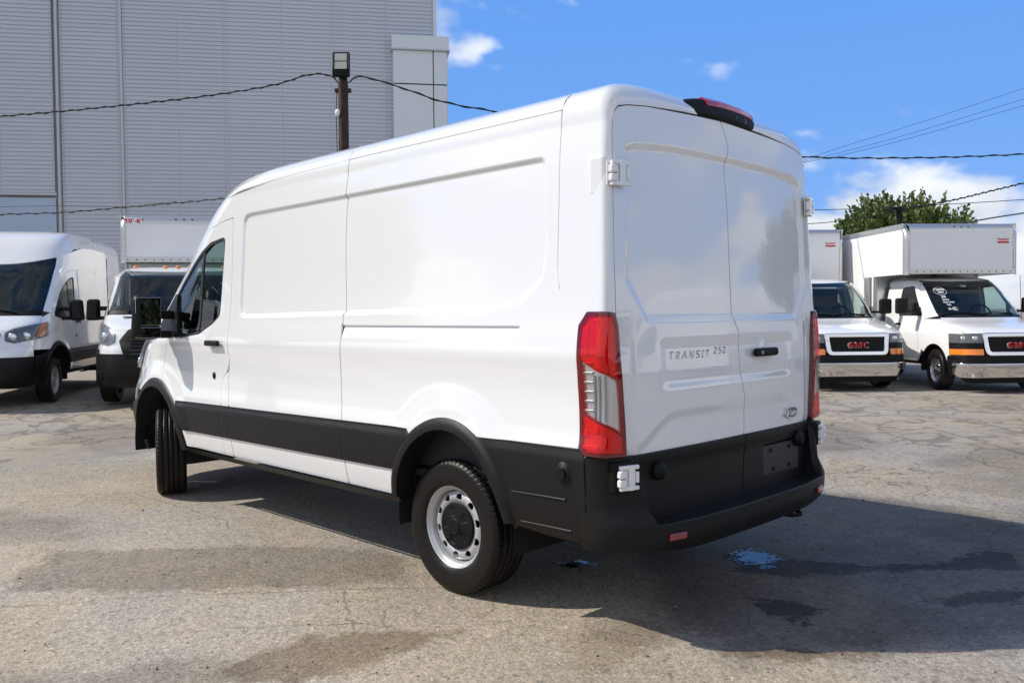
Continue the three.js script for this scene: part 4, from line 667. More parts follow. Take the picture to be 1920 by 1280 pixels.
      const up = [[tl - 0.005, a1 + 0.005], [TR, a2 + 0.008], ...cutL(0.012, a2 + 0.03, yS(1.415), 6), [re(yS(1.44)) + 0.034, sT - 0.013], [-0.990, sT - 0.013], [-0.957, yS(1.408)]];
      const lo = [[tl - 0.012, b1 - 0.006], [-0.976, yS(0.885)], [-0.995, sB + 0.012], ...cutL(0.012, sB + 0.012, b2 - 0.012, 4)];
      // reflector blocks behind the lens
      const hexBlocks = (t, q) => { const p = ringPlain(t, q); return p; };
      part('reflector', f(panel(up, (t, q) => { const c = 0.012 * (Math.floor(q / 0.075) % 2 ? 1 : 0.1) * (Math.floor((t + 5) / 0.05) % 2 ? 1 : 0.35); const p = hexBlocks(t, q); return p; }, { res: lr, sign: -1, off: 0.003, flange: 0 })), M.redIn, L);
      const blk = []; if (main) for (const [t0, t1, q0, q1] of [[-0.967, -1.0, yS(1.285), yS(1.41)], [-1.012, -1.05, yS(1.29), yS(1.44)], [-1.055, -1.09, yS(1.28), yS(1.41)], [-0.98, -1.0, yS(0.93), yS(0.955)], [-1.03, -1.055, yS(0.945), yS(0.975)], [-0.98, -1.06, yS(0.875), yS(0.89)]]) blk.push(f(panel([[t1, q0], [t0, q0], [t0, q1], [t1, q1]], ringPlain, { res: [0.02, 0.05], sign: -1, off: 0.010, flange: 0.008, bevel: 0.003 }))); for (const q of blk) part('reflector_block', q, M.redIn, L);
      part('reflector', f(panel(lo, ringPlain, { res: lr, sign: -1, off: 0.003, flange: 0 })), M.redIn, L);
      part('clear_reflector', f(panel(clearO, ringPlain, { res: lr, sign: -1, off: 0.0026, flange: 0 })), M.refl, L);
      const fins = []; if (main) { for (let i = 0; i < 6; i++) { const q = lerp(b1 + 0.01, a1 - 0.02, i / 5); fins.push(f(panel([[-1.03, q], [-0.978, q + 0.0], [-0.978, q + 0.005], [-1.03, q + 0.005]], ringPlain, { res: [0.02, 0.02], sign: -1, off: 0.012, flange: 0.009 }))); } for (let i = 0; i < 3; i++) { const t = -1.04 - i * 0.024; fins.push(f(panel([[t, lerp(b1, b2, 0.5) + 0.01], [t + 0.004, lerp(b1, b2, 0.5) + 0.01], [t + 0.004, lerp(a1, a2, 0.6) - 0.01], [t, lerp(a1, a2, 0.6) - 0.01]], ringPlain, { res: [0.02, 0.05], sign: -1, off: 0.012, flange: 0.009 }))); } for (const q of fins) part('reflector_fin', q, M.steel, L); }
      part('red_lens', f(panel(full, ringPlain, { res: lr, sign: -1, off: 0.017, flange: 0.008, bevel: 0.004, holes: [clearO] })), M.red, L);
      part('clear_lens', f(panel(clearO, ringPlain, { res: lr, sign: -1, off: 0.018, flange: 0.008, bevel: 0.003 })), M.clear, L);
    }
    // behind the lamps and door gaps
    part('inner_frame', [panel([[-0.93, SEC.ofY(0.84)], [-0.93, SEC.ofY(1.5)], [re(SEC.ofY(1.5)) - 0.05, SEC.ofY(1.5)], [-1.18, SEC.ofY(0.84)]], ringMap, { res: [0.03, 0.1], sign: -1, off: -0.02, flange: 0 })].flatMap((q) => [q, mirrorZ(q)]).concat([panel(doorAll.concat([[0.86, 0.46], [-0.86, 0.46]]), (z, y) => V(RD(z, y) + 0.045, y, z), { res: [0.2, 0.2], sign: 1, flange: 0 })]), M.seal, van);
    // bumper: two high corners and a step between
    const pz = 3.0, bx = (z) => -0.955 - 0.325 * Math.pow(Math.max(0, 1 - Math.pow(Math.min(1, Math.abs(z) / 1.043), pz)), 1 / pz), bump = (a, y) => { const z = 1.043 * Math.sign(Math.sin(a)) * Math.pow(Math.abs(Math.sin(a)), 2 / pz), x = -0.955 - 0.325 * Math.pow(Math.cos(a), 2 / pz); const up = Math.max(0, y - 0.53), lo = Math.max(0, 0.47 - y); const tw = sstep(0.70, 0.95, Math.abs(z)); const kx = (x + 0.955) / -0.325; return V(x + (up * 0.16 + lo * lo * 5) * kx + 0.05 * kx * tw * sstep(0.53, 0.62, y), y, z * (1 - lo * 0.25 - up * 0.02)); };
    const aOf = (z) => { const q = Math.min(1, z / 1.043); return Math.asin(Math.pow(q, pz / 2)); };
    const topY = (z) => 0.522 + 0.31 * sstep(0.80, 0.895, z), bot = (z) => 0.385 + 0.05 * sstep(0.5, 1.04, z);
    const zz = []; for (let i = 0; i <= 60; i++) zz.push(Math.sin(i / 60 * Math.PI / 2) * 1.0429); const aE = aOf(1.0429);
    const tRow = zz.map((z) => [aOf(z), topY(z)]), bRow = zz.map((z) => [aOf(z), bot(z)]); tRow.push([Math.PI / 2 - 0.004, 0.832]); bRow.push([Math.PI / 2 - 0.004, 0.445]);
    const outl = [...bRow.slice().reverse().map(([a, y]) => [-a, y]), ...bRow.slice(1), ...tRow.slice().reverse(), ...tRow.slice(1).map(([a, y]) => [-a, y])];
    const bu = part('rear_bumper', panel(outl, bump, { res: [0.03, 0.025], sign: 1, flange: 0.03, bevel: 0.008, e: 2e-4 }), M.plastic, van);
    part('bumper_step', sheet(80, 6, (u, v) => { const z = lerp(-0.905, 0.905, u), a = Math.sign(z) * aOf(Math.abs(z)), p = bump(a, topY(Math.abs(z))); const e = Math.min(1, v * 3); return V(v < 0.34 ? p.x + 0.008 * e : lerp(p.x + 0.008, -1.05, (v - 0.33) / 0.67), p.y + 0.006 * e - 0.006 * v, p.z); }), M.plastic, bu);
    for (const z of [-0.70, 0.70]) part('reflector', rbox(0.02, 0.034, 0.105, 0.008, bx(z) + 0.004 - 0.01, 0.470, z, z < 0 ? -0.22 : 0.22), phys(rgb(0.20, 0.006, 0.004), 0.15, { clearcoat: 1 }), bu);
    part('tow_eye', [tube([[-1.02, 0.36, 0.52], [-1.16, 0.345, 0.50], [-1.20, 0.342, 0.56], [-1.16, 0.345, 0.62], [-1.02, 0.36, 0.60]], 0.012, 24, 6)], M.under, van);
    // parking sensor dome
    for (const s of [-1, 1]) { const f = s < 0 ? (q) => q : mirrorZ, q = new THREE.SphereGeometry(0.052, 24, 16); q.scale(1, 1.15, 0.6); q.translate(-0.868, 0.752, -1.028); const r = cyl(0.026, 0.026, 0.012, 'z', -0.872, 0.752, -1.062, 24); const D = part('sensor_dome', f(q), M.plastic, van); part('sensor', f(r), M.plasticDark, D); }
    // hinges
    for (const [y, z, x, low] of [[2.083, 0.925, -1.072, 0], [0.752, 0.955, -1.135, 1]]) for (const s of [-1, 1]) {
      const f = s < 0 ? (q) => q : mirrorZ, Hg = new THREE.Group(); Hg.name = 'door_hinge'; van.add(Hg); const ry = -0.28;
      const at = (q) => { q.rotateY(ry); q.translate(x - 0.014, y, -z + 0.020); return f(q); };
      const pc = (n, w, h, d, dz, dy, dx = 0, r = 0.005) => part(n, at(rbox(w, h, d, r, dx, dy, dz)), M.paint, Hg);
      pc('hinge_arm', 0.022, 0.019, 0.100, 0.008, 0.0455); pc('hinge_arm', 0.022, 0.019, 0.100, 0.008, -0.0455); pc('hinge_plate', 0.024, 0.112, 0.034, 0.017, 0, -0.001); pc('hinge_tongue', 0.020, 0.050, 0.020, 0.049, 0, 0.001);
      pc('hinge_knuckle', 0.030, 0.036, 0.036, -0.034, 0.0175, -0.004, 0.009); pc('hinge_knuckle', 0.030, 0.036, 0.036, -0.034, -0.0215, -0.004, 0.009); pc('hinge_pin', 0.02, 0.075, 0.010, -0.008, -0.002, 0.003, 0.004);
      part('hinge_base', at(rbox(0.006, 0.108, 0.112, 0.002, 0.016, 0, 0.002)), M.paint, Hg);
      if (!low) { const b = rbox(0.095, 0.175, 0.05, 0.024, 0, 0, 0, 0, 0, 0, 3); { const p = b.attributes.position; for (let i = 0; i < p.count; i++) p.setY(i, p.getY(i) - p.getZ(i) * 0.35 * Math.sign(p.getY(i))); b.computeVertexNormals(); } b.rotateY(0.12); b.translate(-1.000, 2.075, -0.938); part('hinge_boss', f(b), M.paint, Hg); }
      else part('hinge_recess', f(rbox(0.05, 0.135, 0.135, 0.012, x + 0.022, y, -z + 0.03, ry)), M.plasticDark, Hg);
    }
    // high lamp with camera
    const hm = new THREE.Group(); hm.name = 'high_stop_lamp'; van.add(hm);
    const pod = (u, v) => { const z = lerp(-0.352, 0.352, u), e = Math.pow(Math.max(0, 1 - Math.pow(Math.abs(z) / 0.353, 3.2)), 0.45), a = v * Math.PI * 2, cy2 = 2.490 - 0.022 * (z / 0.35) ** 2; const cs = Math.cos(a), sn = Math.sin(a), rx = 0.062, ryy = 0.056; const X = Math.sign(cs) * Math.pow(Math.abs(cs), 0.62) * rx * (0.55 + 0.45 * e), Y = Math.sign(sn) * Math.pow(Math.abs(sn), 0.62) * ryy * (0.35 + 0.65 * e); return V(-1.035 - X * 1 + 0.25 * Y + 0.03 * (z / 0.35) ** 2, cy2 + Y, z); };
    part('lamp_housing', sheet(40, 28, pod), M.plasticDark, hm);
    part('red_lens', panel([[-0.19, 2.505], [0.265, 2.503], [0.272, 2.538], [0, 2.546], [-0.19, 2.547]], (z, y) => { const q = (y - 2.503) / 0.044; return V(-1.099 + 0.016 * q + 0.03 * (z / 0.35) ** 2 + 0.026 * sstep(0.55, 1, q), y - 0.018 * (z / 0.35) ** 2, z); }, { res: [0.03, 0.008], sign: 1, flange: 0.02, bevel: 0.004 }), phys(rgb(0.42, 0.008, 0.012), 0.12, { clearcoat: 1 }), hm);
    part('camera_pocket', rbox(0.02, 0.036, 0.15, 0.006, -1.083, 2.468, 0.10, 0, 0, -0.2), M.gloss, hm); part('camera_lens', cyl(0.009, 0.009, 0.012, 'x', -1.096, 2.470, 0.06, 14), M.gloss, hm);
    // cargo walls inside, so that nothing shines through the gaps
    for (const q of [box(3.1, 0.04, 1.86, 0.55, 0.60, 0), box(3.05, 1.62, 0.02, 0.55, 1.45, -0.90), box(3.05, 1.62, 0.02, 0.55, 1.45, 0.90), box(3.05, 0.02, 1.70, 0.55, 2.36, 0)]) part('cargo_lining', q, M.seal, van);
  }
  if (o.lift) van.traverse((m) => { if (m.isMesh && m.parent.name !== 'wheel') { m.geometry = m.geometry.clone(); const p = m.geometry.attributes.position; for (let i = 0; i < p.count; i++) p.setY(i, o.lift(p.getY(i) + m.position.y) - m.position.y); if (p.array.some((_, i) => i % 3 === 1 && p.array[i] > 2.0)) { m.geometry.deleteAttribute('normal'); m.geometry.computeVertexNormals(); } } });
  return van;
}

// ------------------------------------------------------------------ white cutaway truck with a box body
const TB = makeBody([
  [0.18, 0.86, -1.2, -0.06, 5], [0.30, 0.93, -1.2, -0.03, 5], [0.50, 0.985, -1.2, -0.01, 5.5], [0.66, 0.99, -1.2, -0.03, 5.5], [0.85, 0.99, -1.2, -0.07, 5.5], [1.04, 0.985, -1.2, -0.10, 5.5], [1.10, 0.972, -1.25, -0.17, 5], [1.20, 0.95, -1.35, -0.48, 4.6], [1.29, 0.925, -1.5, -0.86, 4.4], [1.34, 0.915, -1.65, -1.02, 4.2],
  [1.60, 0.89, -1.95, -1.32, 4.2], [1.90, 0.835, -2.2, -1.68, 4.2], [2.00, 0.81, -2.3, -1.84, 4], [2.08, 0.78, -2.5, -2.0, 3.6], [2.13, 0.6, -2.9, -2.3, 3], [2.15, 0.3, -3.2, -2.6, 3],
], { y0: 1.95, top: 2.15 });
const crossPanel = new THREE.BoxGeometry(1, 1, 1);
function boxBody(van, x0, x1, hw, y0, y1, o = {}) { // x0 front, x1 rear
  const r = 0.085, rt = 0.16, xf = o.attic ?? x0, yb = o.attic !== undefined ? o.atticY : y0;
  part('box_front', box(0.02, y1 - rt - yb - 0.06, 2 * hw - 2 * r, xf - 0.012, (y1 - rt + yb + 0.06) / 2, 0), M.frp, van);
  part('box_front_cap', sheet(1, 10, (u, v) => { const a = v * Math.PI / 2; return V(xf - rt + rt * Math.cos(a), y1 - rt + rt * Math.sin(a), lerp(hw - r, r - hw, u)); }), M.alu, van);
  for (const s of [-1, 1]) {
    const post = (ya, yt, xc, round) => sheet(8, 6, (u, v) => { const a = u * Math.PI / 2, rr = r + 0.006, k = round ? Math.max(0, v * (yt - ya) - (yt - ya - rt)) / rt : 0, back = round ? rt * (1 - Math.sqrt(Math.max(0, 1 - k * k))) : 0; return V(xc + rr * Math.cos(a) - back, lerp(ya, yt, v), s * (hw - r + rr * Math.sin(a))); });
    part('corner_post', post(yb - 0.02, y1 - 0.005, xf - r, true), M.alu, van);
    const sh = [[x1, y0], [x0, y0], ...(o.attic !== undefined ? [[x0, yb], [xf - r, yb]] : []), [xf - r, y1 - 0.09], [x1, y1 - 0.09]].filter((p, i, a) => i === 0 || p[0] !== a[i - 1][0] || p[1] !== a[i - 1][1]);
    part('box_side', panel(sh, (x, y) => V(x, y, s * hw), { res: [3, 3], sign: s, flange: 0.03 }), M.frp, van);
    part('top_rail', [box(xf - r - x1, 0.10, 0.02, (xf - r + x1) / 2, y1 - 0.045, s * (hw + 0.004))], M.alu, van);
    part('bottom_rail', box(x0 - x1, 0.12, 0.03, (x0 + x1) / 2, y0 + 0.05, s * (hw + 0.008)), M.alu, van);
    if (o.attic !== undefined) { part('corner_post', post(y0, yb, x0 - r, false), M.alu, van); part('side_skirt', box(0.30, yb - y0, 0.012, x0 - 0.19 - 0.05, (yb + y0) / 2, s * (hw + 0.006)), M.alu, van); }
    const rv = []; for (let y = yb + 0.06; y < y1 - 0.1; y += 0.07) { rv.push(cyl(0.009, 0.009, 0.006, 'x', xf - 0.000, y, s * (hw - r - 0.015), 6)); } const R = part('rivet', rv, M.steel, van); R.userData.kind = 'stuff';
  }
  part('box_roof', box(xf - rt - x1, 0.03, 2 * hw - 0.02, (xf - rt + x1) / 2, y1 - 0.012, 0), M.frp, van);
  part('roof_hatch', rbox(0.9, 0.06, 0.7, 0.02, x0 - 0.9, y1 + 0.03, 0.2), M.frp, van);
  if (o.attic !== undefined) { part('box_floor', box(xf - x0, 0.03, 2 * hw - 0.05, (xf + x0) / 2, yb + 0.02, 0), M.frp, van); part('bottom_rail', box(0.03, 0.09, 2 * hw - 2 * r, xf - 0.004, yb + 0.05, 0), M.alu, van); const rv = []; for (let z = -hw + 0.15; z < hw - 0.1; z += 0.145) rv.push(cyl(0.012, 0.012, 0.008, 'x', xf + 0.012, yb + 0.045, z, 8)); part('rivet', rv, M.under, van).userData.kind = 'stuff'; for (const z of [-0.14, 0, 0.14]) part('marker_lamp', cyl(0.022, 0.022, 0.02, 'x', xf - 0.03, y1 - 0.075, z, 10), M.redDark, van); }
  part('box_front', box(0.02, (o.attic !== undefined ? yb : y1 - 0.2) - y0, 2 * hw - 2 * r, x0 - 0.02, ((o.attic !== undefined ? yb : y1 - 0.2) + y0) / 2, 0), M.alu, van);
  part('box_rear', box(0.03, y1 - y0, 2 * hw, x1, (y1 + y0) / 2, 0), M.frp, van);
  if (o.sticker) { const S = part('sticker', box(0.004, 0.115, 0.225, xf + 0.001, y1 - 0.335, -hw + 0.30), M.whitePrint, van); part('sticker_band', box(0.003, 0.036, 0.225, xf + 0.003, y1 - 0.372, -hw + 0.30), M.redPrint, S); const t = text('TRANSIT', 0.042, 0.002, font, 1.0, 0); t.rotateY(Math.PI / 2); t.translate(xf + 0.003, y1 - 0.318, -hw + 0.30); part('sticker_print', t, M.redPrint, S); }
  part('box_frame', [box(x0 - x1 - 0.2, 0.14, 0.10, (x0 + x1) / 2, y0 - 0.08, 0.42), box(x0 - x1 - 0.2, 0.14, 0.10, (x0 + x1) / 2, y0 - 0.08, -0.42), box(x0 - x1 - 0.1, 0.06, 2 * hw - 0.1, (x0 + x1) / 2, y0 - 0.0, 0)], M.under, van);
}
function buildTruck(name, label, group, o) {
  const van = thing(name, label, 'truck', group), b = TB;
  const side = (x, y) => V(x, y, -b.S(x, y)), front = (z, y) => V(b.FR(z, y), y, z), top = (x, z) => V(x, b.T(x, z, 0.9), z);
  const sidePart = (n, g, m) => { part(n, g, m, van); part(n, mirrorZ(g), m, van); };
  const P = (out, opt = {}) => panel(out, side, { res: [0.06, 0.04], sign: -1, ...opt });
  const ws = (a, c, f, n) => Array.from({ length: n + 1 }, (_, i) => { const y = a + (c - a) * i / n; return [f * b.W(y), y]; });
  const fx = 0.87, xa = (y) => b.xa(y, fx), ap = (y0, y1, n) => along(xa, y0, y1, n);
  const arc = (r, a0, a1, n) => ellipsePts(-0.97, 0.40, r, r * 0.98, a0, a1, n);
  // door
  const win = rounded([[-2.42, 1.36], [-2.40, 1.93], [-1.98, 1.945], [-1.50, 1.36]], [0.05, 0.08, 0.08, 0.05]);
  sidePart('door', P([[-2.52, 0.50], [-2.52, 1.98], [-2.46, 2.02], [-1.93, 2.005], [-1.44, 1.42], [-1.40, 1.30], [-1.42, 0.70], [-1.56, 0.50]], { holes: [win], flange: 0.03 }), M.paint);
  const g = P(rounded([[-2.43, 1.35], [-2.41, 1.94], [-1.97, 1.955], [-1.49, 1.35]], 0.05), { off: -0.015, flange: 0 }); sidePart('window', g, M.glass);
  sidePart('window_seal', P(rounded([[-2.435, 1.345], [-2.415, 1.945], [-1.97, 1.96], [-1.48, 1.345]], 0.05), { holes: [rounded([[-2.40, 1.375], [-2.38, 1.915], [-1.99, 1.93], [-1.53, 1.375]], 0.05)], off: -0.008, flange: 0.01 }), M.seal);
  sidePart('mirror_sail', P([[-1.72, 1.36], [-1.52, 1.36], [-1.60, 1.48], [-1.73, 1.60]], { off: 0.004 }), M.plasticDark);
  sidePart('cab_side', P([[-2.95, 0.50], [-2.95, 2.07], [-2.3, 2.07], ...ap(1.36, 2.05, 10).reverse(), [-1.38, 1.31], [-1.435, 1.425], [-1.925, 2.012], [-2.46, 2.028], [-2.528, 1.985], [-2.528, 0.50]]), M.paint);
  sidePart('fender', P([[-1.412, 0.74], [-1.392, 1.30], ...ap(0.66, 1.30, 10).reverse(), [-0.50, 0.60], ...arc(0.46, 20, 140, 24)]), M.paint);
  // roof, windscreen, hood
  const wt = (z) => 2.035 + 0.03 * (z / 0.7) ** 2, fr = Array.from({ length: 15 }, (_, i) => { const z = -0.68 + 1.36 * i / 14; return [b.FR(z, wt(z)), z]; });
  part('roof_panel', panel([[-2.95, -0.775], ...fr, [-2.95, 0.775]], top, { res: [0.08, 0.05], sign: -1 }), M.paint, van);
  part('windscreen', panel([...ws(1.36, 2.04, 0.862, 8), ...ws(2.04, 1.36, -0.862, 8)], front, { res: [0.1, 0.06], sign: -1, flange: 0, off: -0.004 }), M.glass, van);
  const hole = rounded([...ws(1.40, 1.97, 0.82, 6), ...ws(1.97, 1.40, -0.82, 6)], 0.05);
  part('windscreen_border', panel([...ws(1.35, 2.05, 0.868, 8), ...ws(2.05, 1.35, -0.868, 8)], front, { res: [0.1, 0.06], sign: -1, off: -0.010, holes: [hole], flange: 0.01 }), M.gloss, van);
  part('hood', panel([...ws(1.055, 1.325, 0.865, 10), ...ws(1.325, 1.055, -0.865, 10)], front, { res: [0.06, 0.015], sign: -1 }), M.paint, van);
  part('cowl', panel([...ws(1.328, 1.36, 0.86, 3), ...ws(1.36, 1.328, -0.86, 3)], front, { res: [0.1, 0.02], sign: -1, off: -0.006 }), M.plasticDark, van);
  for (const s of [0, 1]) part('wiper', tube([[s ? 0.05 : 0.75, 1.375], [s ? -0.2 : 0.45, 1.415], [s ? -0.62 : 0.05, 1.39]].map(([z, y]) => [b.FR(z, y) + 0.015, y, z]), 0.012, 10, 5), M.plasticDark, van);
  // face
  const F = (pts, opt = {}) => panel(pts, front, { res: [0.03, 0.02], sign: -1, ...opt });
  const gr = rounded([[-0.59, 1.045], [0.59, 1.045], [0.545, 0.668], [-0.545, 0.668]], [0.03, 0.03, 0.09, 0.09]), gi = rounded([[-0.525, 0.998], [0.525, 0.998], [0.495, 0.715], [-0.495, 0.715]], [0.03, 0.03, 0.06, 0.06]);
  part('grille_frame', F(gr, { holes: [gi], off: 0.03, flange: 0.04, bevel: 0.012 }), M.chrome, van);
  part('grille', F(gi.map(([z, y]) => [z * 1.02, y]), { off: 0.004, flange: 0 }), M.plasticDark, van);
  for (let i = 0; i < 6; i++) { const y = 0.735 + i * 0.046; part('grille_bar', F([[-0.49, y], [0.49, y], [0.49, y + 0.016], [-0.49, y + 0.016]], { off: 0.018, flange: 0.012, res: [0.2, 0.02] }), M.plastic, van); }
  { const t = text('GMC', 0.098, 0.02, font, 1.22, 0); t.rotateY(Math.PI / 2); const t2 = t.clone(); t.translate(0.0 - 0.03, 0.843, 0); part('emblem', t, phys(rgb(0.42, 0.01, 0.015), 0.2, { clearcoat: 1 }), van); const e = text('GMC', 0.108, 0.014, font, 1.20, 0); e.rotateY(Math.PI / 2); e.translate(-0.034, 0.843, 0); part('emblem_edge', e, M.chrome, van); }
  const wrap = (u, y) => { const z = u * b.W(y); return V(b.FR(z, y), y, z); };
  for (const s of [-1, 1]) {
    const fl = (q) => s > 0 ? q : mirrorZ(q), L = new THREE.Group(); L.name = 'headlamp'; van.add(L), L.position.set(0, 0, 0);
    const Wp = (pts, off, flg = 0.02) => fl(panel(pts, wrap, { res: [0.03, 0.05], sign: -1, off, flange: flg }));
    part('lamp_housing', Wp([[0.605, 0.662], [0.605, 1.045], [0.985, 1.045], [0.985, 0.664]], 0.004, 0.01), M.bezel, L);
    for (const u of [0.72, 0.88]) { const p = wrap(s * u, 0.965), e = new THREE.SphereGeometry(0.055, 14, 8); e.scale(0.4, 0.85, 1); e.translate(p.x + 0.006, p.y, p.z); part('reflector', e, M.refl, L); }
    part('lens', Wp([[0.61, 0.885], [0.61, 1.04], [0.98, 1.04], [0.98, 0.885]], 0.024), M.head, L);
    part('lamp_divider', Wp([[0.61, 0.775], [0.61, 0.88], [0.98, 0.88], [0.98, 0.775]], 0.020), M.plasticDark, L);
    part('turn_signal', Wp([[0.61, 0.672], [0.61, 0.77], [0.98, 0.77], [0.98, 0.675]], 0.026), M.orange, L);
  }
  const bum = (off) => (z, y) => { const p = front(z, y); p.x += off; return p; };
  part('bumper_cover', panel([...ws(0.515, 0.655, 0.995, 4), ...ws(0.655, 0.515, -0.995, 4)], wrapAll(b), { res: [0.05, 0.05], sign: -1, off: 0.03, flange: 0.06 }), M.plasticDark, van);
  part('front_bumper', panel([[-0.93, 0.30], [0.93, 0.30], [0.965, 0.36], [0.965, 0.51], [-0.965, 0.51], [-0.965, 0.36]], wrapAll(b), { res: [0.03, 0.03], sign: -1, off: 0.065, flange: 0.08, bevel: 0.015 }), M.chrome, van);
  part('bumper_valance', panel([[-0.90, 0.19], [0.90, 0.19], [0.95, 0.295], [-0.95, 0.295]], wrapAll(b), { res: [0.05, 0.05], sign: -1, off: 0.03, flange: 0.04 }), M.plasticDark, van);
  sidePart('bumper_end', P([[-0.50, 0.30], [-0.50, 0.50], [-0.49, 0.64], ...along(xa, 0.62, 0.32, 3)], { off: 0.028 }), M.gloss);
  // mirrors, antenna, roof fin
  for (const s of [-1, 1]) {
    const f = s < 0 ? (q) => q : mirrorZ, Mi = new THREE.Group(); Mi.name = 'mirror'; van.add(Mi);
    part('mirror_housing', f(rbox(0.12, 0.30, 0.235, 0.04, -1.62, 1.555, -1.26)), M.plastic, Mi); part('mirror_glass', f(rbox(0.006, 0.25, 0.19, 0.002, -1.683, 1.555, -1.26)), M.mirror, Mi); part('mirror_arm', f(merge([rbox(0.05, 0.045, 0.30, 0.015, -1.62, 1.44, -1.04), rbox(0.09, 0.16, 0.10, 0.03, -1.63, 1.45, -0.93)])), M.plastic, Mi);
    part('door_handle', f(rbox(0.17, 0.04, 0.03, 0.012, -2.34, 1.20, -b.W(1.2) - 0.012)), M.plastic, van);
  }
  part('antenna', tube([[-0.86, 1.27, -0.62], [-0.90, 1.75, -0.625], [-0.93, 2.10, -0.63]], 0.005, 6, 5), M.plasticDark, van);
  part('roof_fin', rbox(0.16, 0.07, 0.05, 0.02, -2.15, 2.17, 0.35, 0, 0, -0.35), M.plasticDark, van);
  // inside
  part('cab_trim', [box(0.04, 1.3, 1.66, -2.92, 1.3, 0), box(1.9, 0.05, 1.7, -2.0, 0.62, 0), rbox(0.50, 0.36, 1.6, 0.08, -1.40, 1.17, 0)], M.interior, van);
  for (const z of [-0.5, 0.5]) part('seat', [rbox(0.5, 0.16, 0.5, 0.06, -2.25, 0.98, z), rbox(0.16, 0.62, 0.5, 0.06, -2.55, 1.34, z, 0, 0, 0.14), rbox(0.1, 0.18, 0.26, 0.04, -2.62, 1.74, z)], M.seat, van);
  { const t = new THREE.TorusGeometry(0.19, 0.016, 8, 24); t.rotateY(Math.PI / 2); t.rotateZ(0.45); t.translate(-1.78, 1.40, -0.42); part('steering_wheel', t, M.plasticDark, van); }
  part('headliner', box(0.9, 0.02, 1.4, -2.45, 2.05, 0), M.interiorLight, van);
  // running gear
  wheel(van, -0.97, 0.375, -0.85, o.steer ?? 0, false, 'chrome'); wheel(van, -0.97, 0.375, 0.85, o.steer ?? 0, false, 'chrome');
  for (const z of [-0.85, 0.85]) wheel(van, o.rear ?? -5.0, 0.375, z, 0, false, 'steel');
  const house = sheet(20, 1, (u, v) => { const a = u * Math.PI * 1.1 - 0.15; return V(-0.97 + 0.47 * Math.cos(a), 0.40 + 0.46 * Math.sin(a), v ? -0.5 : -0.97); }); part('wheel_house', house, M.under, van); part('wheel_house', mirrorZ(house), M.under, van);
  part('chassis', [box(6.0, 0.16, 0.9, -3.6, 0.48, 0), box(1.6, 0.16, 1.5, -2.2, 0.5, 0), box(0.6, 0.28, 1.1, -0.6, 0.42, 0), cyl(0.05, 0.05, 1.6, 'z', -0.97, 0.37, 0)], M.under, van);
  boxBody(van, o.x0, o.x1, o.hw, 0.82, o.y1 ?? 3.24, o);
  return van;
}
function wrapAll(b) { return (u, y) => { const z = Math.max(-0.9995, Math.min(0.9995, u)) * b.W(y); return V(b.FR(z, y), y, z); }; }

// ------------------------------------------------------------------ the vehicles
const place = (o, x, z, deg, y = 0) => { o.position.set(x, y, z); o.rotation.y = -deg * Math.PI / 180; return o; };
const mainVan = buildVan('cargo_van', 'large white cargo van seen from behind in the foreground, with black lower trim', null, { main: true, steer: -0.42 });

const lift = (a, top) => (y) => y < a ? y : a + (y - a) * (top - a) / (2.545 - a);
place(buildVan('cargo_van', 'white high-roof cargo van parked at the left edge, seen from its front corner', 'white cargo vans', { res: 2.4, wheel: 'dual', lift: lift(2.2, 2.93), bumperTop: 0.76 }), 15.165, 1.835, 213, 0.13);
{
  const t = buildVan('box_truck', 'white box truck with three amber roof markers and a 10\'-6" clearance sign', 'box trucks in the parked rows', { res: 2.4, cargo: false, face: 'hex', wheel: 'dual', lift: lift(2.0, 2.24), bumperTop: 0.80 }); t.userData.category = 'truck';
  place(t, 13.35, 3.97, 213, 0.13);
  boxBody(t, 1.55, -3.6, 1.08, 0.85, 3.16, { attic: 1.95, atticY: 2.32 });
  for (const [z, x] of [[-0.72, 2.46], [-0.20, 2.66], [0, 2.68], [0.20, 2.66], [0.72, 2.46]]) { const g = new THREE.SphereGeometry(0.05, 14, 8, 0, Math.PI * 2, 0, Math.PI / 2); g.scale(1.2, 0.85, 1); g.translate(x, lift(2.0, 2.24)(B.T(x, z)) - 0.006, z); part('roof_marker', g, M.orange, t); }
  const s = part('clearance_sign', box(0.006, 0.11, 0.27, 1.955, 3.055, 0.84, 0, 0, 0), M.whitePrint, t), q = text('10\'-6"', 0.075, 0.003, font, 1.15); q.rotateY(Math.PI / 2); q.translate(1.959, 3.055, 0.84); part('sign_print', q, M.redPrint, s);
  for (const z of [-0.866, 0.866]) wheel(t, -0.6, 0.352, z, 0, false, 'dual');
  part('antenna', tube([[3.75, 1.40, 0.88], [3.62, 1.9, 0.92], [3.5, 2.28, 0.95]], 0.006, 6, 5), M.plasticDark, t);
}
const truck1 = place(buildTruck('box_truck', 'white box truck with chrome grille nearest the right side of the big van', 'box trucks in the parked rows', { x0: -3.35, x1: -8.2, hw: 1.15, sticker: true, rear: -6.0, y1: 3.27 }), 3.14, 11.57, 223);
const truck2 = place(buildTruck('box_truck', 'white box truck with over-cab box and handwriting on its windscreen', 'box trucks in the parked rows', { x0: -3.05, x1: -8.2, hw: 1.13, attic: -1.75, atticY: 2.17, sticker: true, y1: 3.15, rear: -6.0, steer: -0.12 }), 0.91, 12.95, 222);
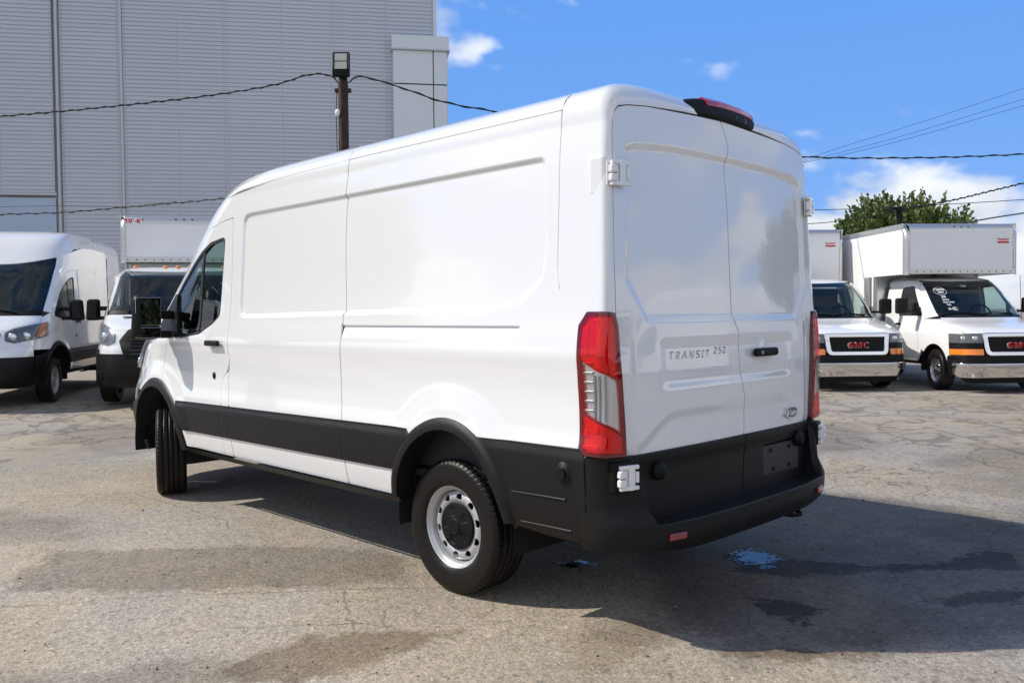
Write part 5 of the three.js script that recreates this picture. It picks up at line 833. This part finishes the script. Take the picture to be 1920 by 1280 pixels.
{
  const t = truck2.clone(); t.name = numbered('box_truck'); t.userData = { label: 'white box truck cut off by the right edge behind the truck with windscreen writing', category: 'truck', group: 'box trucks in the parked rows' }; place(t, -1.05, 14.75, 222); scene.add(t);
  // handwriting on the windscreen of the second truck
  const c = document.createElement('canvas'); c.width = 256; c.height = 320; const x = c.getContext('2d'); x.fillStyle = '#000'; x.fillRect(0, 0, 256, 320); x.fillStyle = '#fff'; x.strokeStyle = '#fff'; x.lineWidth = 4;
  x.font = 'bold 34px sans-serif'; x.fillText('CAMION', 52, 52); x.fillText('NEUF', 74, 86); x.beginPath(); x.ellipse(118, 60, 92, 48, -0.05, 0, Math.PI * 2); x.stroke();
  x.font = 'bold 32px sans-serif'; x.fillText('2025', 78, 146); x.font = 'bold 28px sans-serif'; x.fillText('Savana', 72, 180); x.font = 'bold 26px sans-serif'; x.fillText('Cube 12 deck', 58, 212); x.font = 'bold 32px sans-serif'; x.fillText('4.3L', 92, 246); x.font = 'bold 36px sans-serif'; x.fillText('22-152', 80, 300); x.strokeRect(160, 268, 50, 38);
  const a = new THREE.CanvasTexture(c);
  const fm = (z, y) => V(TB.FR(z, y), y, z), g = panel([[0.34, 1.44], [0.66, 1.44], [0.66, 1.92], [0.34, 1.92]], fm, { res: [0.08, 0.08], sign: -1, off: 0.004, flange: 0 });
  const u = g.attributes.uv; for (let i = 0; i < u.count; i++) u.setXY(i, (0.66 - u.getX(i)) / 0.32, (u.getY(i) - 1.44) / 0.48);
  part('windscreen_writing', g, std(rgb(0.8, 0.8, 0.8), 0.8, { alphaMap: a, transparent: true, name: 'white_marker' }), truck2);
}

// ------------------------------------------------------------------ metal-clad building
{
  const bld = thing('warehouse', 'tall grey building clad in horizontal ribbed metal sheets behind the left-hand vans', 'building');
  bld.position.set(22.03, 0, 21.53); bld.rotation.y = -125.4 * Math.PI / 180;
  const clad = std(rgb(0.585, 0.61, 0.665), 0.5, { metalness: 0.0, name: 'ribbed_sheet' }), clad2 = std(rgb(0.57, 0.598, 0.655), 0.5, { metalness: 0.0, name: 'ribbed_sheet_aged' }), flatP = std(rgb(0.44, 0.53, 0.66), 0.5, { name: 'smooth_panel' }), trim = std(rgb(0.55, 0.56, 0.58), 0.45, { name: 'trim' }), light = std(rgb(0.70, 0.745, 0.755), 0.4, { name: 'light_panel' }), dark = std(rgb(0.05, 0.05, 0.055), 0.7, { name: 'joint' });
  const pitch = 0.158, rows = 11, H = rows * pitch;
  const prof = []; for (let i = 0; i < rows; i++) { const y = i * pitch; for (const [a, z] of [[0, 0], [0.52, 0], [0.62, 0.045], [0.92, 0.045]]) prof.push([y + a * pitch, z]); } prof.push([H, 0]);
  const cache = {}; const ribbed = (w) => cache[w] ??= (() => { const pos = [], idx = []; const put = (a, b, z0, z1) => { const k = pos.length / 3; pos.push(-w / 2, a, z0, w / 2, a, z0, w / 2, b, z1, -w / 2, b, z1); idx.push(k, k + 1, k + 2, k, k + 2, k + 3); }; for (let i = 1; i < prof.length; i++) put(prof[i - 1][0], prof[i][0], prof[i - 1][1], prof[i][1]); put(-0.02, 0, 0.012, 0.006); const g = new THREE.BufferGeometry(); g.setAttribute('position', new THREE.Float32BufferAttribute(pos, 3)); g.setIndex(idx); const q = g.toNonIndexed(); q.computeVertexNormals(); return q; })();
  const bays = [[-26.0, -21.6, 6.26, 0.12], [-21.598, -17.60, 6.26, 0.12], [-17.36, -15.24, 0.3, 0], [-15.10, -11.30, 0.3, 0], [-11.298, -7.20, 0.3, 0], [-7.198, -3.10, 0.3, 0]];
  const screws = [];
  for (const [a, b, y0, z] of bays) {
    let k = 0; for (let y = y0; y < 17.5; y += H, k++) { const m = part('cladding_sheet', ribbed(+(b - a).toFixed(3)), hash(Math.round(a * 10), k, 3) > 0.6 ? clad2 : clad, bld); m.position.set((a + b) / 2, y, z); }
    const cols = [a + 0.07, b - 0.07]; if (b - a > 3) cols.push((a + b) / 2 + 0.1);
    for (const c of cols) for (let y = y0 + 0.12; y < 15; y += pitch) screws.push(box(0.035, 0.03, 0.012, c, y + pitch * 0.25, z + 0.006));
  }
  part('screw', screws, std(rgb(0.16, 0.17, 0.19), 0.6), bld).userData.kind = 'stuff';
  part('structure_core', box(24, 17.6, 24, -15.12, 8.75, -12.06), trim, bld);
  part('bay_trim', rbox(0.09, 17.4, 0.16, 0.01, -17.45, 8.8, 0.07), trim, bld); part('bay_trim', rbox(0.11, 17.4, 0.05, 0.01, -15.17, 8.8, 0.03), trim, bld); part('corner_trim', rbox(0.13, 17.6, 0.14, 0.01, -3.06, 8.85, 0.0), std(rgb(0.7, 0.71, 0.72), 0.4), bld);
  for (let i = 0; i < 3; i++) { const x = -19.0 - i * 2.85; part('smooth_panel', rbox(2.80, 5.9, 0.08, 0.008, x, 3.1, 0.05), flatP, bld); }
  part('drip_trim', rbox(8.4, 0.09, 0.16, 0.01, -21.75, 6.18, 0.10), trim, bld);
  part('base_wall', box(22.9, 0.3, 0.1, -14.6, 0.15, -0.0), std(rgb(0.3, 0.3, 0.3), 0.9), bld);
  // smooth pale panels at the right-hand corner
  const zf = 0.42; part('pier_core', box(2.10, 12.0, 3.0, -3.68, 6.0, zf - 1.54), dark, bld);
  for (const [x0, x1] of [[-4.74, -3.19], [-3.15, -2.63]]) for (const [y0, y1] of [[0.2, 3.3], [3.34, 7.0], [7.04, 10.72], [10.77, 12.08]]) part('wall_panel', rbox(x1 - x0, y1 - y0, 0.05, 0.006, (x0 + x1) / 2, (y0 + y1) / 2, zf), light, bld);
  for (const [y0, y1] of [[0.2, 3.3], [3.34, 7.0], [7.04, 10.72], [10.77, 12.08]]) { part('wall_panel', rbox(0.05, y1 - y0, 2.9, 0.006, -2.615, (y0 + y1) / 2, zf - 1.48), light, bld); part('wall_panel', rbox(0.05, y1 - y0, 0.44, 0.006, -4.755, (y0 + y1) / 2, zf - 0.2), light, bld); }
  part('cap', rbox(2.30, 0.56, 3.2, 0.01, -3.68, 12.38, zf - 1.5), light, bld); part('cap_edge', box(2.36, 0.05, 3.26, -3.68, 12.11, zf - 1.5), trim, bld);
}

// ------------------------------------------------------------------ lamp post, wires, tree
{
  const pole = thing('lamp_post', 'rusty dark steel post with a flat floodlight on top behind the big van', 'lamp post'); pole.position.set(10.90, 0, 5.80); pole.rotation.y = -225 * Math.PI / 180;
  const rust = noiseTex(256, (i, j) => { const a = 0.6 * tnoise(i, j, 256, 32, 4) + 0.4 * tnoise(i, j, 256, 8, 5), t = sstep(0.45, 0.62, a); return [lerp(0.15, 0.29, t), lerp(0.135, 0.17, t), lerp(0.125, 0.12, t)]; }, true); rust.repeat.set(1, 8);
  part('pole', cyl(0.098, 0.108, 6.06, 'y', 0, 3.03, 0, 20), std(0xffffff, 0.7, { map: rust, metalness: 0.2 }), pole);
  part('pole_cap', cyl(0.085, 0.085, 0.08, 'y', 0, 6.10, 0, 16), M.under, pole);
  part('cross_bracket', [box(0.10, 0.07, 0.31, 0, 5.87, 0), box(0.24, 0.14, 0.06, 0, 5.92, 0)], std(rgb(0.05, 0.028, 0.02), 0.8), pole);
  part('floodlight_body', rbox(0.09, 0.48, 0.335, 0.02, 0.16, 6.33, 0, 0, 0, 0.10), M.plasticDark, pole);
  const fins = []; for (const s of [-1, 1]) for (let i = 0; i < 8; i++) fins.push(rbox(0.02, 0.018, 0.012, 0.004, 0.213 - (i * 0.037) * 0.1 + 0.006, 6.27 + i * 0.037, s * 0.148, 0, 0, 0.10)); for (const q of fins) part('cooling_fin', q, M.steel, pole);
  const led = std(rgb(0.55, 0.53, 0.46), 0.5); for (const y of [6.285, 6.445]) part('led_panel', rbox(0.012, 0.142, 0.235, 0.004, 0.205 - (y - 6.33) * 0.1 + 0.0, y + 0.02, 0, 0, 0, 0.10), led, pole);
  part('lamp_bracket', box(0.18, 0.06, 0.08, 0.06, 6.12, 0), M.under, pole);
  const ins = new THREE.SphereGeometry(0.062, 14, 10); ins.scale(0.8, 1.2, 0.9); ins.translate(0.06, 5.43, 0.10); part('insulator', ins, std(rgb(0.8, 0.8, 0.8), 0.2), pole);
  part('earth_wire', tube([[0.03, 5.9, 0.115], [0.05, 5.4, 0.13], [0.03, 4.6, 0.13], [0.02, 3.2, 0.16], [0.02, 0.2, 0.12]], 0.008, 20, 5), M.under, pole);
  const wm = std(rgb(0.018, 0.018, 0.02), 0.7, { name: 'cable' });
  const wire = (label, pts, r, twist) => {
    const list = [tube(pts, r, 160, 5)];
    if (twist) { const c = new THREE.CatmullRomCurve3(pts.map((p) => V(...p)), false, 'centripetal'), q = []; for (let i = 0; i <= 200; i++) { const p = c.getPointAt(i / 200), a = i * 0.9; q.push([p.x + Math.cos(a) * r * 1.1, p.y + Math.sin(a) * r * 1.6, p.z]); } list.push(tube(q, r * 0.8, 400, 4)); }
    const o = part(numbered('overhead_cable'), list, wm, scene); o.userData = { label, category: 'cable' };
  };
  wire('twisted black cable from the rusty lamp post to the left across the metal wall', [[17.52, 5.18, -0.81], [15.66, 5.43, 1.04], [14.55, 5.55, 2.15], [12.70, 5.81, 4.00], [11.81, 6.01, 4.89], [11.35, 6.20, 5.38], [11.08, 6.16, 5.66], [10.98, 6.02, 5.74]], 0.012, true);
  wire('twisted black cable from the rusty lamp post to the right behind the van roof', [[10.82, 6.03, 5.89], [10.70, 6.14, 6.00], [10.18, 5.96, 6.52], [9.52, 5.64, 7.18], [8.85, 5.46, 8.13], [7.38, 5.06, 10.72], [5.58, 4.87, 13.93], [4.03, 4.90, 16.19], [2.31, 5.05, 18.62], [0.84, 5.28, 20.79]], 0.013, true);
  wire('low black cable in front of the metal wall above the parked vans', [[25.68, 4.24, 0.93], [22.45, 4.24, 2.74], [20.71, 4.22, 3.77], [19.11, 4.27, 4.66], [17.17, 4.24, 5.19], [15.36, 4.21, 5.58], [12.41, 4.13, 5.70], [10.97, 4.21, 5.73]], 0.013, true);
  wire('thin grey line just above the low black cable at the left', [[25.67, 4.52, 0.94], [23.57, 4.57, 3.03], [21.88, 4.52, 4.02], [20.14, 4.42, 5.05], [17.17, 4.28, 5.19]], 0.007);
  wire('level thin wire passing in front of the tree top', [[14.0, 5.05, 21.0], [10.67, 4.98, 24.40], [9.36, 5.00, 25.71], [8.04, 5.07, 27.02], [5.16, 5.27, 29.90], [2.81, 5.50, 32.25]], 0.013);
  wire('wire sagging from the van side down to the small area lamp', [[13.5, 4.3, 21.5], [10.60, 4.49, 24.47], [9.88, 4.56, 25.19], [8.83, 4.75, 26.24], [8.24, 4.91, 26.83]], 0.014);
  wire('wire rising from the small area lamp to the right edge', [[8.18, 4.94, 26.89], [6.87, 5.28, 28.20], [5.95, 5.58, 29.11], [5.17, 5.84, 29.90], [3.08, 6.61, 31.98]], 0.02, true);
  wire('thick black cable low over the box truck roofs at the right edge', [[7.6, 4.25, 26.1], [6.54, 4.18, 25.69], [5.72, 4.16, 25.11], [4.70, 4.22, 24.71], [3.73, 4.25, 24.27], [1.33, 4.27, 22.42]], 0.022);
  for (const [l, a] of [['topmost of the three thin power lines in the blue sky', [[12.5, 5.9, 22.6], [10.67, 6.65, 24.40], [9.88, 7.03, 25.18], [8.06, 7.81, 27.01], [5.19, 9.09, 29.87], [2.85, 10.17, 32.21]]], ['middle one of the three thin power lines in the blue sky', [[12.5, 6.0, 22.6], [10.67, 6.61, 24.40], [9.36, 7.06, 25.71], [8.05, 7.54, 27.01], [5.19, 8.73, 29.88], [2.85, 9.72, 32.21]]], ['lowest of the three thin power lines in the blue sky', [[12.5, 6.05, 22.6], [10.67, 6.58, 24.40], [9.36, 6.95, 25.71], [8.05, 7.39, 27.01], [5.19, 8.51, 29.88], [2.84, 9.44, 32.22]]]]) wire(l, a, 0.007);
  const lp = thing('area_lamp', 'small black post with a short arm lamp in front of the tree', 'lamp post'); lp.position.set(8.22, 0, 26.86); part('pole', cyl(0.09, 0.11, 5.06, 'y', 0, 2.53, 0, 12), M.under, lp); part('lamp_head', rbox(0.22, 0.09, 0.42, 0.02, 0.16, 4.98, -0.16, 0.8), M.plasticDark, lp);
  const isl = thing('line_insulator', 'small grey insulator hanging on the wires beside the van', 'insulator'); isl.position.set(10.66, 6.40, 24.40); part('disc', [cyl(0.11, 0.11, 0.05, 'y', 0, 0.02, 0, 12), cyl(0.13, 0.13, 0.05, 'y', 0, 0.11, 0, 12), cyl(0.04, 0.04, 0.3, 'y', 0, 0.07, 0, 8)], std(rgb(0.35, 0.36, 0.37), 0.4), isl);
}
function buildTree(label, h, r, dens, sd, leafC = rgb(0.105, 0.145, 0.034)) {
  seed = sd; const t = thing('tree', label, 'tree'), bark = std(rgb(0.10, 0.075, 0.055), 0.95, { name: 'bark' }), leafM = std(leafC, 0.75, { side: THREE.DoubleSide, name: 'leaves' });
  const limbs = [], tips = []; part('trunk', tube([[0, 0, 0], [0.05, h * 0.2, 0.02], [-0.04, h * 0.42, 0.05], [0, h * 0.6, 0]], h * 0.028, 12, 9), bark, t);
  for (let i = 0; i < 60; i++) { const a = i * 2.4 + rnd(), y0 = h * (0.22 + 0.30 * rnd()), up = 0.12 + 0.88 * rnd(), len = r * (0.70 + 0.35 * rnd()) * Math.sqrt(Math.max(0.06, 1 - up * up * 0.92)); const e = [Math.cos(a) * len, Math.min(h * 0.92, h * (0.42 + 0.46 * up)), Math.sin(a) * len], m = [e[0] * 0.55, lerp(y0, e[1], 0.42), e[2] * 0.55]; limbs.push(tube([[0, y0, 0], m, e], h * 0.008, 8, 5)); tips.push([e, m]); }
  part('limb', limbs, bark, t);
  const pos = [], nor = [], leaf = (p, d, s) => { const q = V(rnd() - 0.5, rnd() - 0.5, rnd() - 0.5).normalize(), w = d.clone().cross(q).normalize().multiplyScalar(s * 0.34), a = p, b = p.clone().addScaledVector(d, s * 0.55).add(w), c = p.clone().addScaledVector(d, s), e = p.clone().addScaledVector(d, s * 0.55).sub(w), n = w.clone().cross(d).normalize(); for (const v of [a, b, c, a, c, e]) { pos.push(v.x, v.y, v.z); nor.push(n.x, n.y, n.z); } };
  for (const [e, m] of tips) for (let k = 0; k < dens; k++) {
    const f = 0.25 + 0.85 * Math.sqrt(rnd()), c = V(lerp(m[0], e[0], f), lerp(m[1], e[1], f), lerp(m[2], e[2], f)).add(V(rnd() - 0.5, (rnd() - 0.4) * 0.9, rnd() - 0.5).multiplyScalar(r * 0.42));
    const out = V(c.x * 0.5, h * 0.30 + 0.4 * (c.y - h * 0.5), c.z * 0.5).normalize(); const len = 0.28 + 0.5 * rnd(), dir = out.add(V(rnd() - 0.5, rnd() - 0.3, rnd() - 0.5).multiplyScalar(0.7)).normalize();
    for (let i = 0; i < 9; i++) { const p = c.clone().addScaledVector(dir, len * i / 9), d = dir.clone().multiplyScalar(0.8).add(V(rnd() - 0.5, rnd() - 0.5, rnd() - 0.5)).normalize(); leaf(p, d, 0.15 + 0.11 * rnd()); }
  }
  const g = new THREE.BufferGeometry(); g.setAttribute('position', new THREE.Float32BufferAttribute(pos, 3)); g.setAttribute('normal', new THREE.Float32BufferAttribute(nor, 3)); part('crown', g, leafM, t); return t;
}
const tree1 = buildTree('bushy green tree rising behind the box trucks at the right', 7.2, 3.4, 60, 77); place(tree1, 13.94, 42.33, 0);
// what the paint and glass mirror: trees and vans beside and behind the camera
{
  const put = (o, name, label, category, x, z, deg, s = 1) => { const t = o.clone(); t.name = numbered(name); t.userData = { label, category }; place(t, x, z, deg); t.scale.setScalar(s); scene.add(t); return t; };
  put(tree1, 'tree', 'tree outside the picture mirrored in the door glass', 'tree', 22, -12, 70, 1.25); put(tree1, 'tree', 'second tree outside the picture mirrored in the door glass', 'tree', 30, -17, 200, 1.4); put(tree1, 'tree', 'tree behind the camera mirrored in the rear doors', 'tree', -13, 34, 130, 1.0); for (const [i, x, z] of [[0, -20, -3.6], [1, -22, -6.0], [2, -19, -1.0]]) { const lab = ['', 'first ', 'second '][i] + 'dark cedar bush added behind the camera to darken the wing mirror'; const b = i ? put(scene.getObjectByName('added_shrub'), 'added_shrub', lab, 'added_shrub', x, z, 50 + 70 * i, 0.95) : buildTree(lab, 7, 3.3, 40, 5, rgb(0.022, 0.032, 0.014)); if (!i) { b.name = numbered('added_shrub'); b.userData.category = 'added_shrub'; place(b, x, z, 30); } b.position.y = -2.7; }  // cedar bushes are added out of view to darken the wing mirror
  const hv = scene.getObjectByName('cargo_van_001'); put(hv, 'cargo_van', 'white van outside the left edge beside the high-roof van', 'van', 17.4, 0.2, 213); put(hv, 'cargo_van', 'white van behind the camera mirrored in the rear doors', 'van', -11.5, 14.5, -55); put(hv, 'cargo_van', 'second white van behind the camera mirrored in the rear doors', 'van', -5.6, 17.6, 235);
}
// loose stones and painted line ends
{
  seed = 991; const g = new THREE.IcosahedronGeometry(1, 0), im = new THREE.InstancedMesh(g, std(rgb(0.20, 0.185, 0.165), 0.95, { name: 'stone' }), 2600), m = new THREE.Matrix4(), q = new THREE.Quaternion(), c = new THREE.Color();
  for (let i = 0; i < 2600; i++) { const s = 0.002 + 0.005 * Math.pow(rnd(), 4) + (rnd() < 0.02 ? 0.005 : 0); const x = -3 + 10 * rnd() * rnd() , z = -3.2 + 9 * rnd(); q.setFromEuler(new THREE.Euler(rnd() * 6, rnd() * 6, rnd() * 6)); m.compose(V(x, s * 0.3, z), q, V(s * (0.8 + 0.6 * rnd()), s * 0.75, s)); im.setMatrixAt(i, m); const k = 0.35 + 1.0 * rnd(); im.setColorAt(i, c.setRGB(k, k * 0.96, k * 0.9)); }
  im.name = 'loose_stones'; im.userData = { label: 'small loose stones scattered over the asphalt', category: 'stones', kind: 'stuff' }; im.castShadow = im.receiveShadow = true; scene.add(im);
  const line = (a, b) => { const dx = b[0] - a[0], dz = b[1] - a[1], l = Math.hypot(dx, dz), nx = -dz / l * 0.05, nz = dx / l * 0.05, g2 = flat([[a[0] + nx, a[1] + nz], [b[0] + nx, b[1] + nz], [b[0] - nx, b[1] - nz], [a[0] - nx, a[1] - nz]], 0.002); struct('parking_line', g2, std(rgb(0.55, 0.54, 0.5), 0.85)); };
  line([3.39, 10.32], [3.20, 10.60]); line([1.43, 12.05], [1.24, 12.33]);
}
renderer.render(scene, camera);
